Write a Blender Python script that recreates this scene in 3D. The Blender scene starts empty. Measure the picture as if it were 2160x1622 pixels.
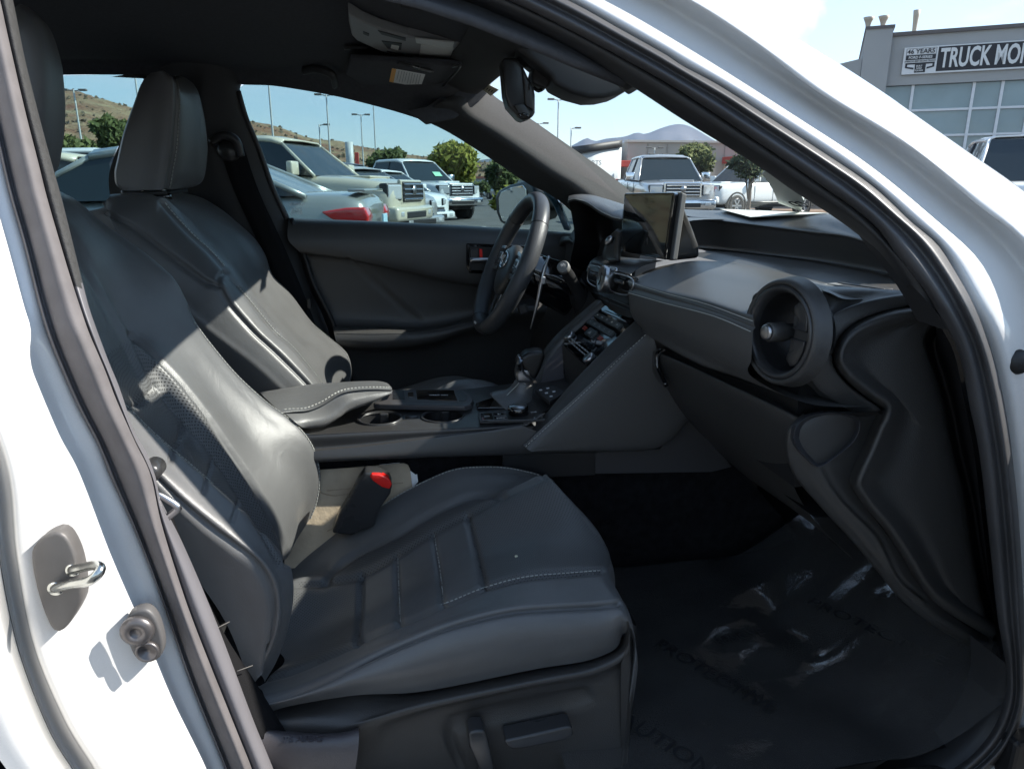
import bpy, bmesh, math, random
import numpy as np
from mathutils import Vector, Matrix, geometry
from mathutils.bvhtree import BVHTree
R = math.radians
random.seed(7); np.random.seed(7)
SC = bpy.context.scene
COL = SC.collection
# ------------------------------------------------------------------ camera
CX, CY, FL = 1080.0, 811.0, 1498.0
YAW, PIT = R(10), R(15.5)
CAM = Vector((0, -1.47, 1.08))
cf = Vector((math.sin(YAW)*math.cos(PIT), math.cos(YAW)*math.cos(PIT), -math.sin(PIT)))
cr = Vector((math.cos(YAW), -math.sin(YAW), 0))
cu = cr.cross(cf)
camd = bpy.data.cameras.new('camera'); cam = bpy.data.objects.new('camera', camd); COL.objects.link(cam)
cam.location = CAM
cam.rotation_euler = (math.pi/2-PIT, 0, -YAW)
camd.sensor_width = 36; camd.lens = 36*FL/2160; camd.clip_start = 0.02; camd.clip_end = 20000
SC.camera = cam
# ------------------------------------------------------------------ light
SUN = Vector((1, -.08, .80)).normalized()
EL = math.asin(SUN.z); AZ = math.atan2(SUN.x, SUN.y)
W = bpy.data.worlds.new('World'); SC.world = W; W.use_nodes = True
nt = W.node_tree; nt.nodes.clear()
def N(t, ty, **kw):
    n = t.nodes.new(ty)
    for k, v in kw.items(): setattr(n, k, v)
    return n
sky = N(nt, 'ShaderNodeTexSky', sky_type='NISHITA', sun_disc=False, sun_elevation=EL, sun_rotation=AZ)
sky.air_density = 1.0; sky.dust_density = .0; sky.ozone_density = 1.2
bg = N(nt, 'ShaderNodeBackground'); bg.inputs[1].default_value = 0.145
out = N(nt, 'ShaderNodeOutputWorld')
# clouds: a real part of the sky, laid out by direction
tc = N(nt, 'ShaderNodeTexCoord'); mp = N(nt, 'ShaderNodeMapping'); mp.inputs['Scale'].default_value = (1, 1, 3.4)
mp.inputs['Location'].default_value = (3.1, 0.35, 0.2)
nz = N(nt, 'ShaderNodeTexNoise'); nz.inputs['Scale'].default_value = 2.6; nz.inputs['Detail'].default_value = 9; nz.inputs['Roughness'].default_value = .58
rp = N(nt, 'ShaderNodeValToRGB'); rp.color_ramp.elements[0].position = .53; rp.color_ramp.elements[1].position = .76
mx = N(nt, 'ShaderNodeMixRGB'); mx.inputs[2].default_value = (7, 7, 7.1, 1)
L = nt.links.new
L(tc.outputs['Generated'], mp.inputs[0]); L(mp.outputs[0], nz.inputs[0]); L(nz.outputs[0], rp.inputs[0])
# one bright cumulus bank above the mountains
dv = (cf + cr*((1590-CX)/FL) - cu*((70-CY)/FL)).normalized()
dp = N(nt, 'ShaderNodeVectorMath', operation='DISTANCE'); dp.inputs[1].default_value = dv
L(tc.outputs['Generated'], dp.inputs[0])
n2 = N(nt, 'ShaderNodeTexNoise'); n2.inputs['Scale'].default_value = 16; n2.inputs['Detail'].default_value = 8; L(tc.outputs['Generated'], n2.inputs[0])
ad = N(nt, 'ShaderNodeMath', operation='MULTIPLY_ADD'); ad.inputs[1].default_value = .13; L(n2.outputs[0], ad.inputs[0]); L(dp.outputs['Value'], ad.inputs[2])
rm = N(nt, 'ShaderNodeMapRange'); rm.inputs[1].default_value = .122; rm.inputs[2].default_value = .092; L(ad.outputs[0], rm.inputs[0])
mul = N(nt, 'ShaderNodeMath', operation='MULTIPLY'); mul.inputs[1].default_value = .60; L(rp.outputs[0], mul.inputs[0])
mxx = N(nt, 'ShaderNodeMath', operation='MAXIMUM'); L(mul.outputs[0], mxx.inputs[0]); L(rm.outputs[0], mxx.inputs[1])
L(mxx.outputs[0], mx.inputs[0]); L(sky.outputs[0], mx.inputs[1]); hs0 = N(nt, 'ShaderNodeHueSaturation'); hs0.inputs['Saturation'].default_value = 1.15; gm0 = N(nt, 'ShaderNodeGamma'); gm0.inputs[1].default_value = .62; L(mx.outputs[0], gm0.inputs[0]); L(gm0.outputs[0], hs0.inputs['Color']); L(hs0.outputs[0], bg.inputs[0]); L(bg.outputs[0], out.inputs[0])
sd = bpy.data.lights.new('sun', 'SUN'); sd.energy = 3.4; sd.angle = R(.55); sd.color = (1, .95, .87)
so = bpy.data.objects.new('sun', sd); COL.objects.link(so); so.location = (5, -5, 8)
so.rotation_euler = SUN.to_track_quat('Z', 'Y').to_euler()
vs = SC.view_settings; vs.view_transform = 'Standard'; vs.look = 'None'; vs.gamma = 1; vs.use_curve_mapping = False; vs.exposure = 1.75
SC.render.engine = 'CYCLES'
SC.cycles.max_bounces = 8; SC.cycles.transparent_max_bounces = 16; SC.cycles.use_denoising = True
# ------------------------------------------------------------------ geometry helpers
def ray(x, y): return cf + cr*((x-CX)/FL) - cu*((y-CY)/FL)
def PY(x, y, Y): d = ray(x, y); return CAM + d*((Y-CAM.y)/d.y)
def PX(x, y, X): d = ray(x, y); return CAM + d*((X-CAM.x)/d.x)
def PZ(x, y, Z): d = ray(x, y); return CAM + d*((Z-CAM.z)/d.z)
def ys(pts, Y): return [PY(x, y, Y) for x, y in pts]
def yl(pts, Y0, Y1):
    n = len(pts)-1
    return [PY(p[0], p[1], Y0+(Y1-Y0)*i/n) for i, p in enumerate(pts)]
def proj(p):
    v = Vector(p)-CAM; d = v.dot(cf)
    return (CX+FL*v.dot(cr)/d, CY-FL*v.dot(cu)/d)
def wall(z): return -.74 + max(0, z-.95)*.45           # the near door opening leans in above the belt
def PW(x, y, off=0):
    Y = -.70
    for _ in range(12): Y = wall(PY(x, y, Y+off).z)
    return PY(x, y, Y+off)
def wl(pts, off=0): return [PW(x, y, off) for x, y in pts]
def lwall(z): return .71 - max(0, z-.95)*.26            # the far side leans in too
def PL(x, y, off=0):
    Y = .65
    for _ in range(12): Y = lwall(PY(x, y, Y+off).z)
    return PY(x, y, Y+off)
def ll(pts, off=0): return [PL(x, y, off) for x, y in pts]
def cr_eval(P, t):
    n = len(P); i = min(int(t), n-2); f = t-i
    p1 = P[i]; p2 = P[i+1]
    p0 = P[i-1] if i > 0 else 2*p1-p2
    p3 = P[i+2] if i+2 < n else 2*p2-p1
    return .5*((2*p1)+(p2-p0)*f+(2*p0-5*p1+4*p2-p3)*f*f+(3*p1-p0-3*p2+p3)*f**3)
def rs(P, n, closed=False):
    P = np.array([tuple(p) for p in P], float)
    if closed: P = np.vstack([P, P[:1]])
    m = len(P)
    if m == 2: return np.array([P[0]+(P[1]-P[0])*k/(n-1) for k in range(n)])
    if closed:
        PP = np.vstack([P[-2], P, P[1]])
        D = np.array([cr_eval(PP, 1+t) for t in np.linspace(0, m-1, m*8)])
    else:
        D = np.array([cr_eval(P, t) for t in np.linspace(0, m-1, m*8)])
    s = np.r_[0, np.cumsum(np.linalg.norm(np.diff(D, axis=0), axis=1))]
    q = np.linspace(0, s[-1], n)
    return np.stack([np.interp(q, s, D[:, k]) for k in range(3)], 1)
def px2(poly, n=120):
    P = np.array([(a, b, 0) for a, b in poly], float)
    return rs(P, n)[:, :2] if len(P) > 2 else rs(P, n)[:, :2]
def link(name, me, m, parent=None, smooth=True):
    o = bpy.data.objects.new(name, me); COL.objects.link(o)
    if m is not None:
        for mm in (m if isinstance(m, (list, tuple)) else [m]): me.materials.append(mm)
    if smooth and len(me.polygons): me.polygons.foreach_set('use_smooth', [True]*len(me.polygons))
    if parent is not None:
        o.parent = parent; o.matrix_parent_inverse = wm(parent).inverted()
    return o
def wm(o):
    M = Matrix.LocRotScale(o.location, o.rotation_euler, o.scale)
    if o.parent: M = wm(o.parent) @ o.matrix_parent_inverse @ M
    return M
def mesh(name, V, F, m, parent=None, smooth=True):
    me = bpy.data.meshes.new(name); me.from_pydata([tuple(v) for v in V], [], F); me.update()
    return link(name, me, m, parent, smooth)
def tag(o, label=None, cat=None, group=None, kind=None):
    if label: o['label'] = label
    if cat: o['category'] = cat
    if group: o['group'] = group
    if kind: o['kind'] = kind
    return o
def empty(name, loc, label, cat, group=None, rz=0):
    o = bpy.data.objects.new(name, None); COL.objects.link(o); o.location = loc; o.rotation_euler = (0, 0, rz); o.empty_display_size = .1
    return tag(o, label, cat, group)
def seg_dist(P, poly):
    Q = px2(poly, max(60, len(poly)*14))
    d = np.full(len(P), 1e9)
    for a, b in zip(Q[:-1], Q[1:]):
        ab = b-a; t = np.clip(((P-a)@ab)/max(ab@ab, 1e-9), 0, 1)
        d = np.minimum(d, np.linalg.norm(P-(a+t[:, None]*ab), axis=1))
    return d
def inpoly(P, poly):
    x, y = P[:, 0], P[:, 1]; c = np.zeros(len(P), bool); n = len(poly)
    for i in range(n):
        x1, y1 = poly[i]; x2, y2 = poly[(i+1) % n]
        k = ((y1 > y) != (y2 > y)) & (x < (x2-x1)*(y-y1)/((y2-y1) or 1e-9)+x1)
        c ^= k
    return c
def npproj(G):
    v = G-np.array(CAM); d = v@np.array(cf)
    return np.stack([CX+FL*(v@np.array(cr))/d, CY-FL*(v@np.array(cu))/d], 1)
SURF = {}
def surf(name, rows, m, parent=None, k=6, nv=60, grooves=(), masks=(), thick=0, closed_u=False, bumps=(), smoothrow=True, holes=()):
    A = np.array([rs(r, nv) for r in rows])            # rows x nv x 3
    nr = len(A)
    if closed_u:
        A = np.concatenate([A[-1:], A, A[:2]])
        ts = np.linspace(1, nr+1, nr*k+1)[:-1]
        G = np.array([[cr_eval(A[:, j], t) for j in range(nv)] for t in ts])
    elif nr > 2 and smoothrow:
        ts = np.linspace(0, nr-1, (nr-1)*k+1)
        G = np.array([[cr_eval(A[:, j], t) for j in range(nv)] for t in ts])
    else:
        kk = k if nr > 1 else 1
        G = np.array([A[i]*(1-f)+A[i+1]*f for i in range(nr-1) for f in np.linspace(0, 1, kk, endpoint=False)]+[A[-1]])
    nu = len(G)
    du = np.gradient(G, axis=0); dw = np.gradient(G, axis=1)
    n = np.cross(du, dw); n /= np.maximum(np.linalg.norm(n, axis=2, keepdims=True), 1e-9)
    if np.sum(n*(np.array(CAM)-G)) < 0: n = -n; flip = True
    else: flip = False
    V = G.reshape(-1, 3).copy(); nn = n.reshape(-1, 3)
    pp = npproj(V)
    for g in grooves:
        poly, w, dep = g[:3]
        d = seg_dist(pp, poly); V -= nn*(dep*np.exp(-(d/w)**2))[:, None]
    cs = np.linalg.norm(np.diff(G, axis=1), axis=2).mean(0); cv = np.r_[0, np.cumsum(cs)]
    ru = np.linalg.norm(np.diff(G, axis=0), axis=2).mean(1); cu_ = np.r_[0, np.cumsum(ru)]
    F = []
    nl = nu if closed_u else nu-1
    for i in range(nl):
        for j in range(nv-1):
            a = i*nv+j; b = a+1; c = ((i+1) % nu)*nv+j+1; d = ((i+1) % nu)*nv+j
            F.append((a, b, c, d) if flip else (a, d, c, b))
    for hx, hy, hr in holes: F = [f for f in F if np.hypot(*(V[list(f)].mean(0)[:2]-np.array((hx, hy)))) > hr]
    me = bpy.data.meshes.new(name); me.from_pydata([tuple(v) for v in V], [], F); me.update()
    uv = me.uv_layers.new(name='UVMap')
    idx = np.zeros(len(me.loops), int); me.loops.foreach_get('vertex_index', idx)
    U = np.stack([cu_[idx//nv % nu], cv[idx % nv]], 1).astype(np.float32)
    uv.data.foreach_set('uv', U.ravel())
    o = link(name, me, m, parent)
    if masks:
        Fc = np.array([pp[list(f)].mean(0) for f in F]); mi = np.zeros(len(F), int)
        for poly, k_ in masks: mi[inpoly(Fc, poly)] = k_
        me.polygons.foreach_set('material_index', mi.tolist())
    if thick:
        s = o.modifiers.new('s', 'SOLIDIFY'); s.thickness = thick; s.offset = -1
    SURF[name] = BVHTree.FromPolygons([Vector(v) for v in V], F)
    o['_k'] = 0; del o['_k']
    return o
def hit(key, x, y):
    t = SURF[key] if isinstance(key, str) else key
    d = ray(x, y).normalized(); h = t.ray_cast(CAM, d)
    if h[0] is None:
        return None, None
    n = h[1]
    if n.dot(d) > 0: n = -n
    return h[0], n
def polymesh(name, pts, vec, m, parent=None, bev=0, smooth=False, seg=2):
    """prism: a closed outline (3D, nearly planar) pushed along vec"""
    bm = bmesh.new(); vec = Vector(vec)
    vs_ = [bm.verts.new(Vector(p)) for p in pts]
    f = bm.faces.new(vs_)
    r_ = bmesh.ops.extrude_face_region(bm, geom=[f])
    bmesh.ops.translate(bm, verts=[g for g in r_['geom'] if isinstance(g, bmesh.types.BMVert)], vec=vec)
    bmesh.ops.recalc_face_normals(bm, faces=bm.faces)
    if bev:
        es = [e for e in bm.edges if not e.is_boundary and e.calc_face_angle(0) > .6]
        bmesh.ops.bevel(bm, geom=es, offset=bev, segments=seg, affect='EDGES', profile=.6)
    bmesh.ops.triangulate(bm, faces=[q for q in bm.faces if len(q.verts) > 4])
    me = bpy.data.meshes.new(name); bm.to_mesh(me); bm.free()
    return link(name, me, m, parent, smooth)
def boxm(name, c, ax, sz, m, parent=None, bev=0.0, seg=2, smooth=False):
    """box at c, axes ax=(u,v,w) unit vectors, sizes sz"""
    bm = bmesh.new(); bmesh.ops.create_cube(bm, size=1)
    for v in bm.verts:
        v.co = Vector(c)+ax[0]*(v.co.x*sz[0])+ax[1]*(v.co.y*sz[1])+ax[2]*(v.co.z*sz[2])
    bmesh.ops.recalc_face_normals(bm, faces=bm.faces)
    if bev: bmesh.ops.bevel(bm, geom=list(bm.edges), offset=bev, segments=seg, affect='EDGES', profile=.5)
    me = bpy.data.meshes.new(name); bm.to_mesh(me); bm.free()
    return link(name, me, m, parent, smooth)
XYZ = (Vector((1, 0, 0)), Vector((0, 1, 0)), Vector((0, 0, 1)))
def tube(name, path, r, m, parent=None, seg=12, n=None, closed=False, cap=True, sq=None):
    P = rs(path, n or max(8, len(path)*6), closed) if (len(path) > 2 or n) else np.array([tuple(p) for p in path], float)
    if closed: P = P[:-1]
    k = len(P); T = np.gradient(P, axis=0)
    if closed: T = np.roll(P, -1, 0)-np.roll(P, 1, 0)
    T /= np.maximum(np.linalg.norm(T, axis=1, keepdims=True), 1e-9)
    up = np.array([0, 0, 1.]) if abs(T[0][2]) < .8 else np.array([0, 1., 0])
    V = []; u = up
    rr = r if hasattr(r, '__len__') else [r]*k
    rr = np.interp(np.linspace(0, 1, k), np.linspace(0, 1, len(rr)), rr)
    for i in range(k):
        u = u-T[i]*(u@T[i]); u /= np.linalg.norm(u); w = np.cross(T[i], u)
        for s in range(seg):
            a = 2*math.pi*s/seg; V.append(P[i]+rr[i]*(math.cos(a)*u+math.sin(a)*w*(sq or 1)))
    F = []
    for i in range(k if closed else k-1):
        for s in range(seg):
            j = (i+1) % k
            F.append((i*seg+s, i*seg+(s+1) % seg, j*seg+(s+1) % seg, j*seg+s))
    if cap and not closed: F += [tuple(range(seg))[::-1], tuple((k-1)*seg+s for s in range(seg))]
    return mesh(name, V, F, m, parent)
def lathe(name, c, axis, prof, m, parent=None, seg=32, xdir=None, sx=1.0, smooth=True, caps=True):
    """prof: (radius, height) pairs around axis"""
    ax = Vector(axis).normalized(); x = Vector(xdir) if xdir is not None else ax.orthogonal()
    x = (x-ax*x.dot(ax)).normalized(); y = ax.cross(x); V = []; F = []
    for r_, h_ in prof:
        for s in range(seg):
            a = 2*math.pi*s/seg; V.append(Vector(c)+ax*h_+x*(r_*math.cos(a)*sx)+y*(r_*math.sin(a)))
    n = len(prof)
    for i in range(n-1):
        for s in range(seg): F.append((i*seg+s, i*seg+(s+1) % seg, (i+1)*seg+(s+1) % seg, (i+1)*seg+s))
    if caps and prof[0][0] > 1e-4: F.append(tuple(range(seg))[::-1])
    if caps and prof[-1][0] > 1e-4: F.append(tuple((n-1)*seg+s for s in range(seg)))
    return mesh(name, V, F, m, parent, smooth)
def join_mesh(name, parts, m, parent=None, smooth=False):
    """parts: list of (V,F)"""
    V = []; F = []
    for v, f in parts:
        k = len(V); V += [tuple(q) for q in v]; F += [tuple(i+k for i in g) for g in f]
    return mesh(name, V, F, m, parent, smooth)
def boxvf(c, ax, sz):
    c = Vector(c); V = [c+ax[0]*(sx*sz[0]/2)+ax[1]*(sy*sz[1]/2)+ax[2]*(sz_*sz[2]/2) for sx in (-1, 1) for sy in (-1, 1) for sz_ in (-1, 1)]
    return V, [(0, 1, 3, 2), (4, 6, 7, 5), (0, 4, 5, 1), (2, 3, 7, 6), (0, 2, 6, 4), (1, 5, 7, 3)]
def stitch(name, key, poly, m, parent, ln=.0046, gap=.0024, w=.0010):
    Q = px2(poly, 400); parts = []; last = None; prev = None; acc = 0
    pts = []
    for q in Q:
        p, n = hit(key, q[0], q[1])
        if p is not None:
            if pts and (p-pts[-1][0]).length > .04: break
            pts.append((p, n))
    if len(pts) < 3: return None
    P = np.array([tuple(p) for p, n in pts]); s = np.r_[0, np.cumsum(np.linalg.norm(np.diff(P, axis=0), axis=1))]
    t = 0
    while t+ln < s[-1]:
        a = Vector([np.interp(t, s, P[:, k]) for k in range(3)]); b = Vector([np.interp(t+ln, s, P[:, k]) for k in range(3)])
        i = min(np.searchsorted(s, t+ln/2), len(pts)-1); n = pts[i][1]
        d = (b-a)
        if d.length > 1e-5:
            d.normalize(); e = n.cross(d).normalized()
            parts.append(boxvf((a+b)/2+n*.0009, (d, e, n), (ln, w, .0016)))
        t += ln+gap
    return join_mesh(name, parts, m, parent)
def text(name, s, c, rt, up, h, m, parent=None, ext=.0005, align='CENTER', sx=1.0, sp=1.0, bold=0):
    cu_ = bpy.data.curves.new(name, 'FONT'); cu_.body = s; cu_.align_x = align; cu_.align_y = 'CENTER'; cu_.size = h/.72; cu_.extrude = ext; cu_.space_character = sp; cu_.offset = bold*h
    cu_.resolution_u = 3
    o = bpy.data.objects.new(name, cu_); COL.objects.link(o)
    dg = bpy.context.evaluated_depsgraph_get(); me = bpy.data.meshes.new_from_object(o.evaluated_get(dg)); bpy.data.objects.remove(o)
    rt = Vector(rt).normalized(); up = Vector(up); up = (up-rt*up.dot(rt)).normalized(); nn = rt.cross(up)
    M = Matrix(((rt.x*sx, up.x, nn.x, c[0]), (rt.y*sx, up.y, nn.y, c[1]), (rt.z*sx, up.z, nn.z, c[2]), (0, 0, 0, 1)))
    me.transform(M)
    return link(name, me, m, parent, False)
# ------------------------------------------------------------------ materials
MATS = {}
def mat(name, col, rough=.5, met=0., spec=.5, bump=None, coat=0, var=0, vscale=6, sheen=0, perf=None, tc_='Object', alpha=None, vcol=None, crease=0):
    m = bpy.data.materials.new(name); m.use_nodes = True; t = m.node_tree; b = t.nodes['Principled BSDF']
    b.inputs['Base Color'].default_value = (*col, 1); b.inputs['Roughness'].default_value = rough; b.inputs['Metallic'].default_value = met
    b.inputs['Specular IOR Level'].default_value = spec; b.inputs['Coat Weight'].default_value = coat; b.inputs['Coat Roughness'].default_value = .06
    b.inputs['Sheen Weight'].default_value = sheen
    co = N(t, 'ShaderNodeTexCoord'); src = co.outputs[tc_]
    last = None; colout = None
    if var:
        nz = N(t, 'ShaderNodeTexNoise'); nz.inputs['Scale'].default_value = vscale; nz.inputs['Detail'].default_value = 6; t.links.new(src, nz.inputs[0])
        mr = N(t, 'ShaderNodeMapRange'); mr.inputs[1].default_value = .3; mr.inputs[2].default_value = .7
        mi = N(t, 'ShaderNodeMixRGB'); mi.inputs[1].default_value = (*[c*(1-var) for c in col], 1)
        mi.inputs[2].default_value = (*(vcol or [min(1, c*(1+var)) for c in col]), 1)
        t.links.new(nz.outputs[0], mr.inputs[0]); t.links.new(mr.outputs[0], mi.inputs[0]); t.links.new(mi.outputs[0], b.inputs['Base Color']); colout = mi.outputs[0]
        r2 = N(t, 'ShaderNodeMapRange'); r2.inputs[3].default_value = rough*.88; r2.inputs[4].default_value = min(1, rough*1.15)
        t.links.new(nz.outputs[0], r2.inputs[0]); t.links.new(r2.outputs[0], b.inputs['Roughness'])
    if bump:
        kind, sc, st = bump[:3]
        if kind == 'v':
            tx = N(t, 'ShaderNodeTexVoronoi'); tx.inputs['Scale'].default_value = sc; o_ = tx.outputs['Distance']
        else:
            tx = N(t, 'ShaderNodeTexNoise'); tx.inputs['Scale'].default_value = sc; tx.inputs['Detail'].default_value = 4; o_ = tx.outputs[0]
        t.links.new(src, tx.inputs['Vector'])
        bn = N(t, 'ShaderNodeBump'); bn.inputs['Strength'].default_value = st; bn.inputs['Distance'].default_value = bump[3] if len(bump) > 3 else .001
        t.links.new(o_, bn.inputs['Height']); t.links.new(bn.outputs[0], b.inputs['Normal']); last = bn
    if crease and last:
        wv = N(t, 'ShaderNodeTexNoise'); wv.inputs['Scale'].default_value = 22; wv.inputs['Detail'].default_value = 3; wv.inputs['Distortion'].default_value = 1.6; t.links.new(src, wv.inputs[0])
        b3 = N(t, 'ShaderNodeBump'); b3.inputs['Strength'].default_value = .10; b3.inputs['Distance'].default_value = .006; t.links.new(wv.outputs[0], b3.inputs['Height']); t.links.new(last.outputs[0], b3.inputs['Normal']); t.links.new(b3.outputs[0], b.inputs['Normal'])
    if perf:
        sp, rad = perf
        def lat(off):
            vm = N(t, 'ShaderNodeVectorMath', operation='MULTIPLY_ADD'); vm.inputs[1].default_value = (1/sp, 1/sp, 0); vm.inputs[2].default_value = (off, off, 0)
            t.links.new(co.outputs['UV'], vm.inputs[0])
            fr = N(t, 'ShaderNodeVectorMath', operation='FRACTION'); t.links.new(vm.outputs[0], fr.inputs[0])
            di = N(t, 'ShaderNodeVectorMath', operation='DISTANCE'); di.inputs[1].default_value = (.5, .5, 0); t.links.new(fr.outputs[0], di.inputs[0])
            return di.outputs['Value']
        mn = N(t, 'ShaderNodeMath', operation='MINIMUM'); t.links.new(lat(0), mn.inputs[0]); t.links.new(lat(.5), mn.inputs[1])
        mr = N(t, 'ShaderNodeMapRange'); mr.inputs[1].default_value = rad*.7; mr.inputs[2].default_value = rad*1.15; t.links.new(mn.outputs[0], mr.inputs[0])
        mi = N(t, 'ShaderNodeMixRGB'); mi.inputs[1].default_value = (.004, .004, .004, 1)
        if colout: t.links.new(colout, mi.inputs[2])
        else: mi.inputs[2].default_value = (*col, 1)
        t.links.new(mr.outputs[0], mi.inputs[0]); t.links.new(mi.outputs[0], b.inputs['Base Color'])
        b2 = N(t, 'ShaderNodeBump'); b2.inputs['Strength'].default_value = .6; b2.inputs['Distance'].default_value = .0012
        t.links.new(mr.outputs[0], b2.inputs['Height'])
        if last: t.links.new(last.outputs[0], b2.inputs['Normal'])
        t.links.new(b2.outputs[0], b.inputs['Normal'])
    MATS[name] = m
    return m
def glassmat(name, tint, refl=.06, rough=0.0):
    m = bpy.data.materials.new(name); m.use_nodes = True; t = m.node_tree; t.nodes.clear()
    o = N(t, 'ShaderNodeOutputMaterial'); tr = N(t, 'ShaderNodeBsdfTransparent'); tr.inputs[0].default_value = (*tint, 1)
    gl = N(t, 'ShaderNodeBsdfGlossy'); gl.inputs['Roughness'].default_value = rough; lw = N(t, 'ShaderNodeLayerWeight'); lw.inputs[0].default_value = .12
    ml = N(t, 'ShaderNodeMath', operation='MULTIPLY'); ml.inputs[1].default_value = refl*8
    ad = N(t, 'ShaderNodeMath', operation='ADD'); ad.inputs[1].default_value = refl*.35; ad.use_clamp = True
    mxs = N(t, 'ShaderNodeMixShader')
    t.links.new(lw.outputs['Fresnel'], ml.inputs[0]); t.links.new(ml.outputs[0], ad.inputs[0]); t.links.new(ad.outputs[0], mxs.inputs[0])
    t.links.new(tr.outputs[0], mxs.inputs[1]); t.links.new(gl.outputs[0], mxs.inputs[2]); t.links.new(mxs.outputs[0], o.inputs[0])
    return m
def emis(name, col, st):
    m = mat(name, (.25, .03, .015) if st == 0 else (0.01, .01, .01), .4); b = m.node_tree.nodes['Principled BSDF']; b.inputs['Emission Color'].default_value = (*col, 1); b.inputs['Emission Strength'].default_value = st
    return m
LC = (.095, .095, .095)
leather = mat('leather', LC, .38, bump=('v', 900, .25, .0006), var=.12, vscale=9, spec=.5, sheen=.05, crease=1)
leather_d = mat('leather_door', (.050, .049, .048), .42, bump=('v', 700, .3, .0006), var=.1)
perf = mat('perforated_leather', LC, .42, perf=(.0060, .16), var=.08)
perfs = mat('perforated_leather_large', LC, .42, perf=(.0068, .18), var=.06)
plastic = mat('soft_plastic', (.036, .035, .034), .36, bump=('v', 1300, .4, .0005), var=.10, vscale=5)
plastic_g = mat('grained_plastic', (.034, .033, .032), .38, bump=('v', 800, .4, .0007), var=.10)
dashpad = mat('dash_leather', (.068, .067, .066), .36, bump=('v', 800, .35, .0007), var=.12, vscale=4)
plastic_s = mat('satin_plastic', (.030, .030, .031), .28, var=.12, vscale=8)
piano = mat('piano_black', (.004, .004, .005), .06, coat=.8, spec=.6)
darkp = mat('dark_trim', (.022, .022, .023), .55, bump=('n', 500, .3, .0005))
carpet = mat('carpet', (.012, .012, .014), .95, spec=.1, bump=('n', 420, 1., .004), var=.4, vscale=60)
headl = mat('headliner_cloth', (.066, .068, .074), .95, spec=.12, bump=('n', 900, .5, .001), var=.12, vscale=120)
pillar = mat('pillar_trim', (.042, .042, .042), .8, spec=.25, bump=('n', 700, .7, .0012), var=.18, vscale=200)
rubber = mat('weatherstrip_rubber', (.05, .049, .051), .42, spec=.45, var=.15, vscale=14, bump=('n', 300, .2, .0005))
rubber_sunlit = mat('sunlit_weatherstrip_rubber', (.115, .106, .108), .75, spec=.3, var=.15, vscale=30, bump=('n', 600, .3, .0006))  # same weatherstrip as above, colour lightened to stand for its sunlit run
rubber_k = mat('black_rubber', (.008, .008, .009), .5)
def paint(name, col, fl=.12, rough=.32, met=.0):
    return mat(name, col, rough, met=met, coat=1.0, spec=.5, bump=('n', 2600, fl, .0004), var=.03, vscale=900)
white = paint('pearl_white_paint', (.60, .595, .585))
chrome = mat('chrome', (.75, .75, .76), .12, met=1, var=.05)
satin = mat('satin_metal', (.42, .42, .43), .3, met=1, var=.1, vscale=20)
steel = mat('zinc_steel', (.55, .56, .53), .22, met=1, var=.15, vscale=40)
stitchm = mat('stitch_thread', (.40, .40, .37), .7)
beltm = mat('belt_webbing', (.007, .007, .008), .8, spec=.15, bump=('n', 700, .8, .001))
redm = mat('red_plastic', (.80, .02, .015), .25, coat=.6)
mirrorm = mat('mirror_glass', (.9, .92, .92), .01, met=1)
wsglass = glassmat('windshield_glass', (.86, .90, .89), .05)
sideglass = glassmat('side_glass', (.62, .72, .73), .05)
greypl = mat('light_grey_plastic', (.17, .17, .165), .5, var=.06)
lampl = mat('lamp_lens', (.62, .62, .58), .3)
paper = mat('paper', (.78, .78, .76), .7, var=.03)
ink = mat('black_ink', (.01, .01, .012), .6)
whiteink = mat('white_ink', (.6, .6, .6), .6)
# ================================================================== THE WHITE CAR
car = empty('white_car', (0.1, 0, 0), 'pearl white saloon with black leather seats, seen through its open front passenger door', 'car')
V3 = Vector
# ---- near door opening: painted frame, weatherstrip, inner trim (A pillar side)
def pre(dz, off): return [V3((X, wall(1.34)+off-.0, 1.34+dz)) for X in (-.40, -.25)]
C0 = [(781, -70), (1000, 10), (1200, 100), (1325, 178), (1440, 253), (1550, 320), (1617, 363), (1673, 403), (1747, 450), (1807, 493), (1853, 533), (1907, 606)]
C1 = [(160, -143), (500, -125), (781, -98), (940, -55), (1073, 0), (1196, 60), (1316, 124), (1440, 195), (1580, 287), (1713, 377), (1837, 467), (1893, 537), (1949, 608), (1998, 692), (2026, 752), (2047, 857), (2068, 963), (2089, 1150), (2105, 1300), (2122, 1400), (2122, 1460), (2104, 1521), (2068, 1575), (2015, 1620), (1900, 1690)]
C2 = [(160, -200), (560, -185), (830, -145), (1020, -80), (1195, 0), (1304, 60), (1404, 116), (1440, 140), (1520, 183), (1640, 260), (1733, 320), (1840, 393), (1920, 467), (1977, 516), (2016, 576), (2051, 639), (2079, 706), (2104, 787), (2125, 893), (2139, 1000), (2150, 1120), (2160, 1300), (2163, 1440), (2150, 1530), (2110, 1600), (2050, 1650), (1920, 1740)]
C3 = [(160, -250), (600, -235), (900, -180), (1130, -95), (1323, 0), (1440, 70), (1583, 157), (1727, 243), (1870, 347), (2013, 467), (2107, 560), (2170, 680), (2215, 850), (2240, 1050), (2255, 1300), (2250, 1500), (2200, 1650), (2050, 1760)]
C4 = [(160, -300), (640, -285), (980, -215), (1240, -105), (1448, 0), (1540, 57), (1607, 103), (1720, 190), (1857, 273), (1953, 337), (2060, 430), (2160, 510), (2250, 640), (2310, 850), (2340, 1100), (2350, 1400), (2330, 1600), (2200, 1800)]
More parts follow.
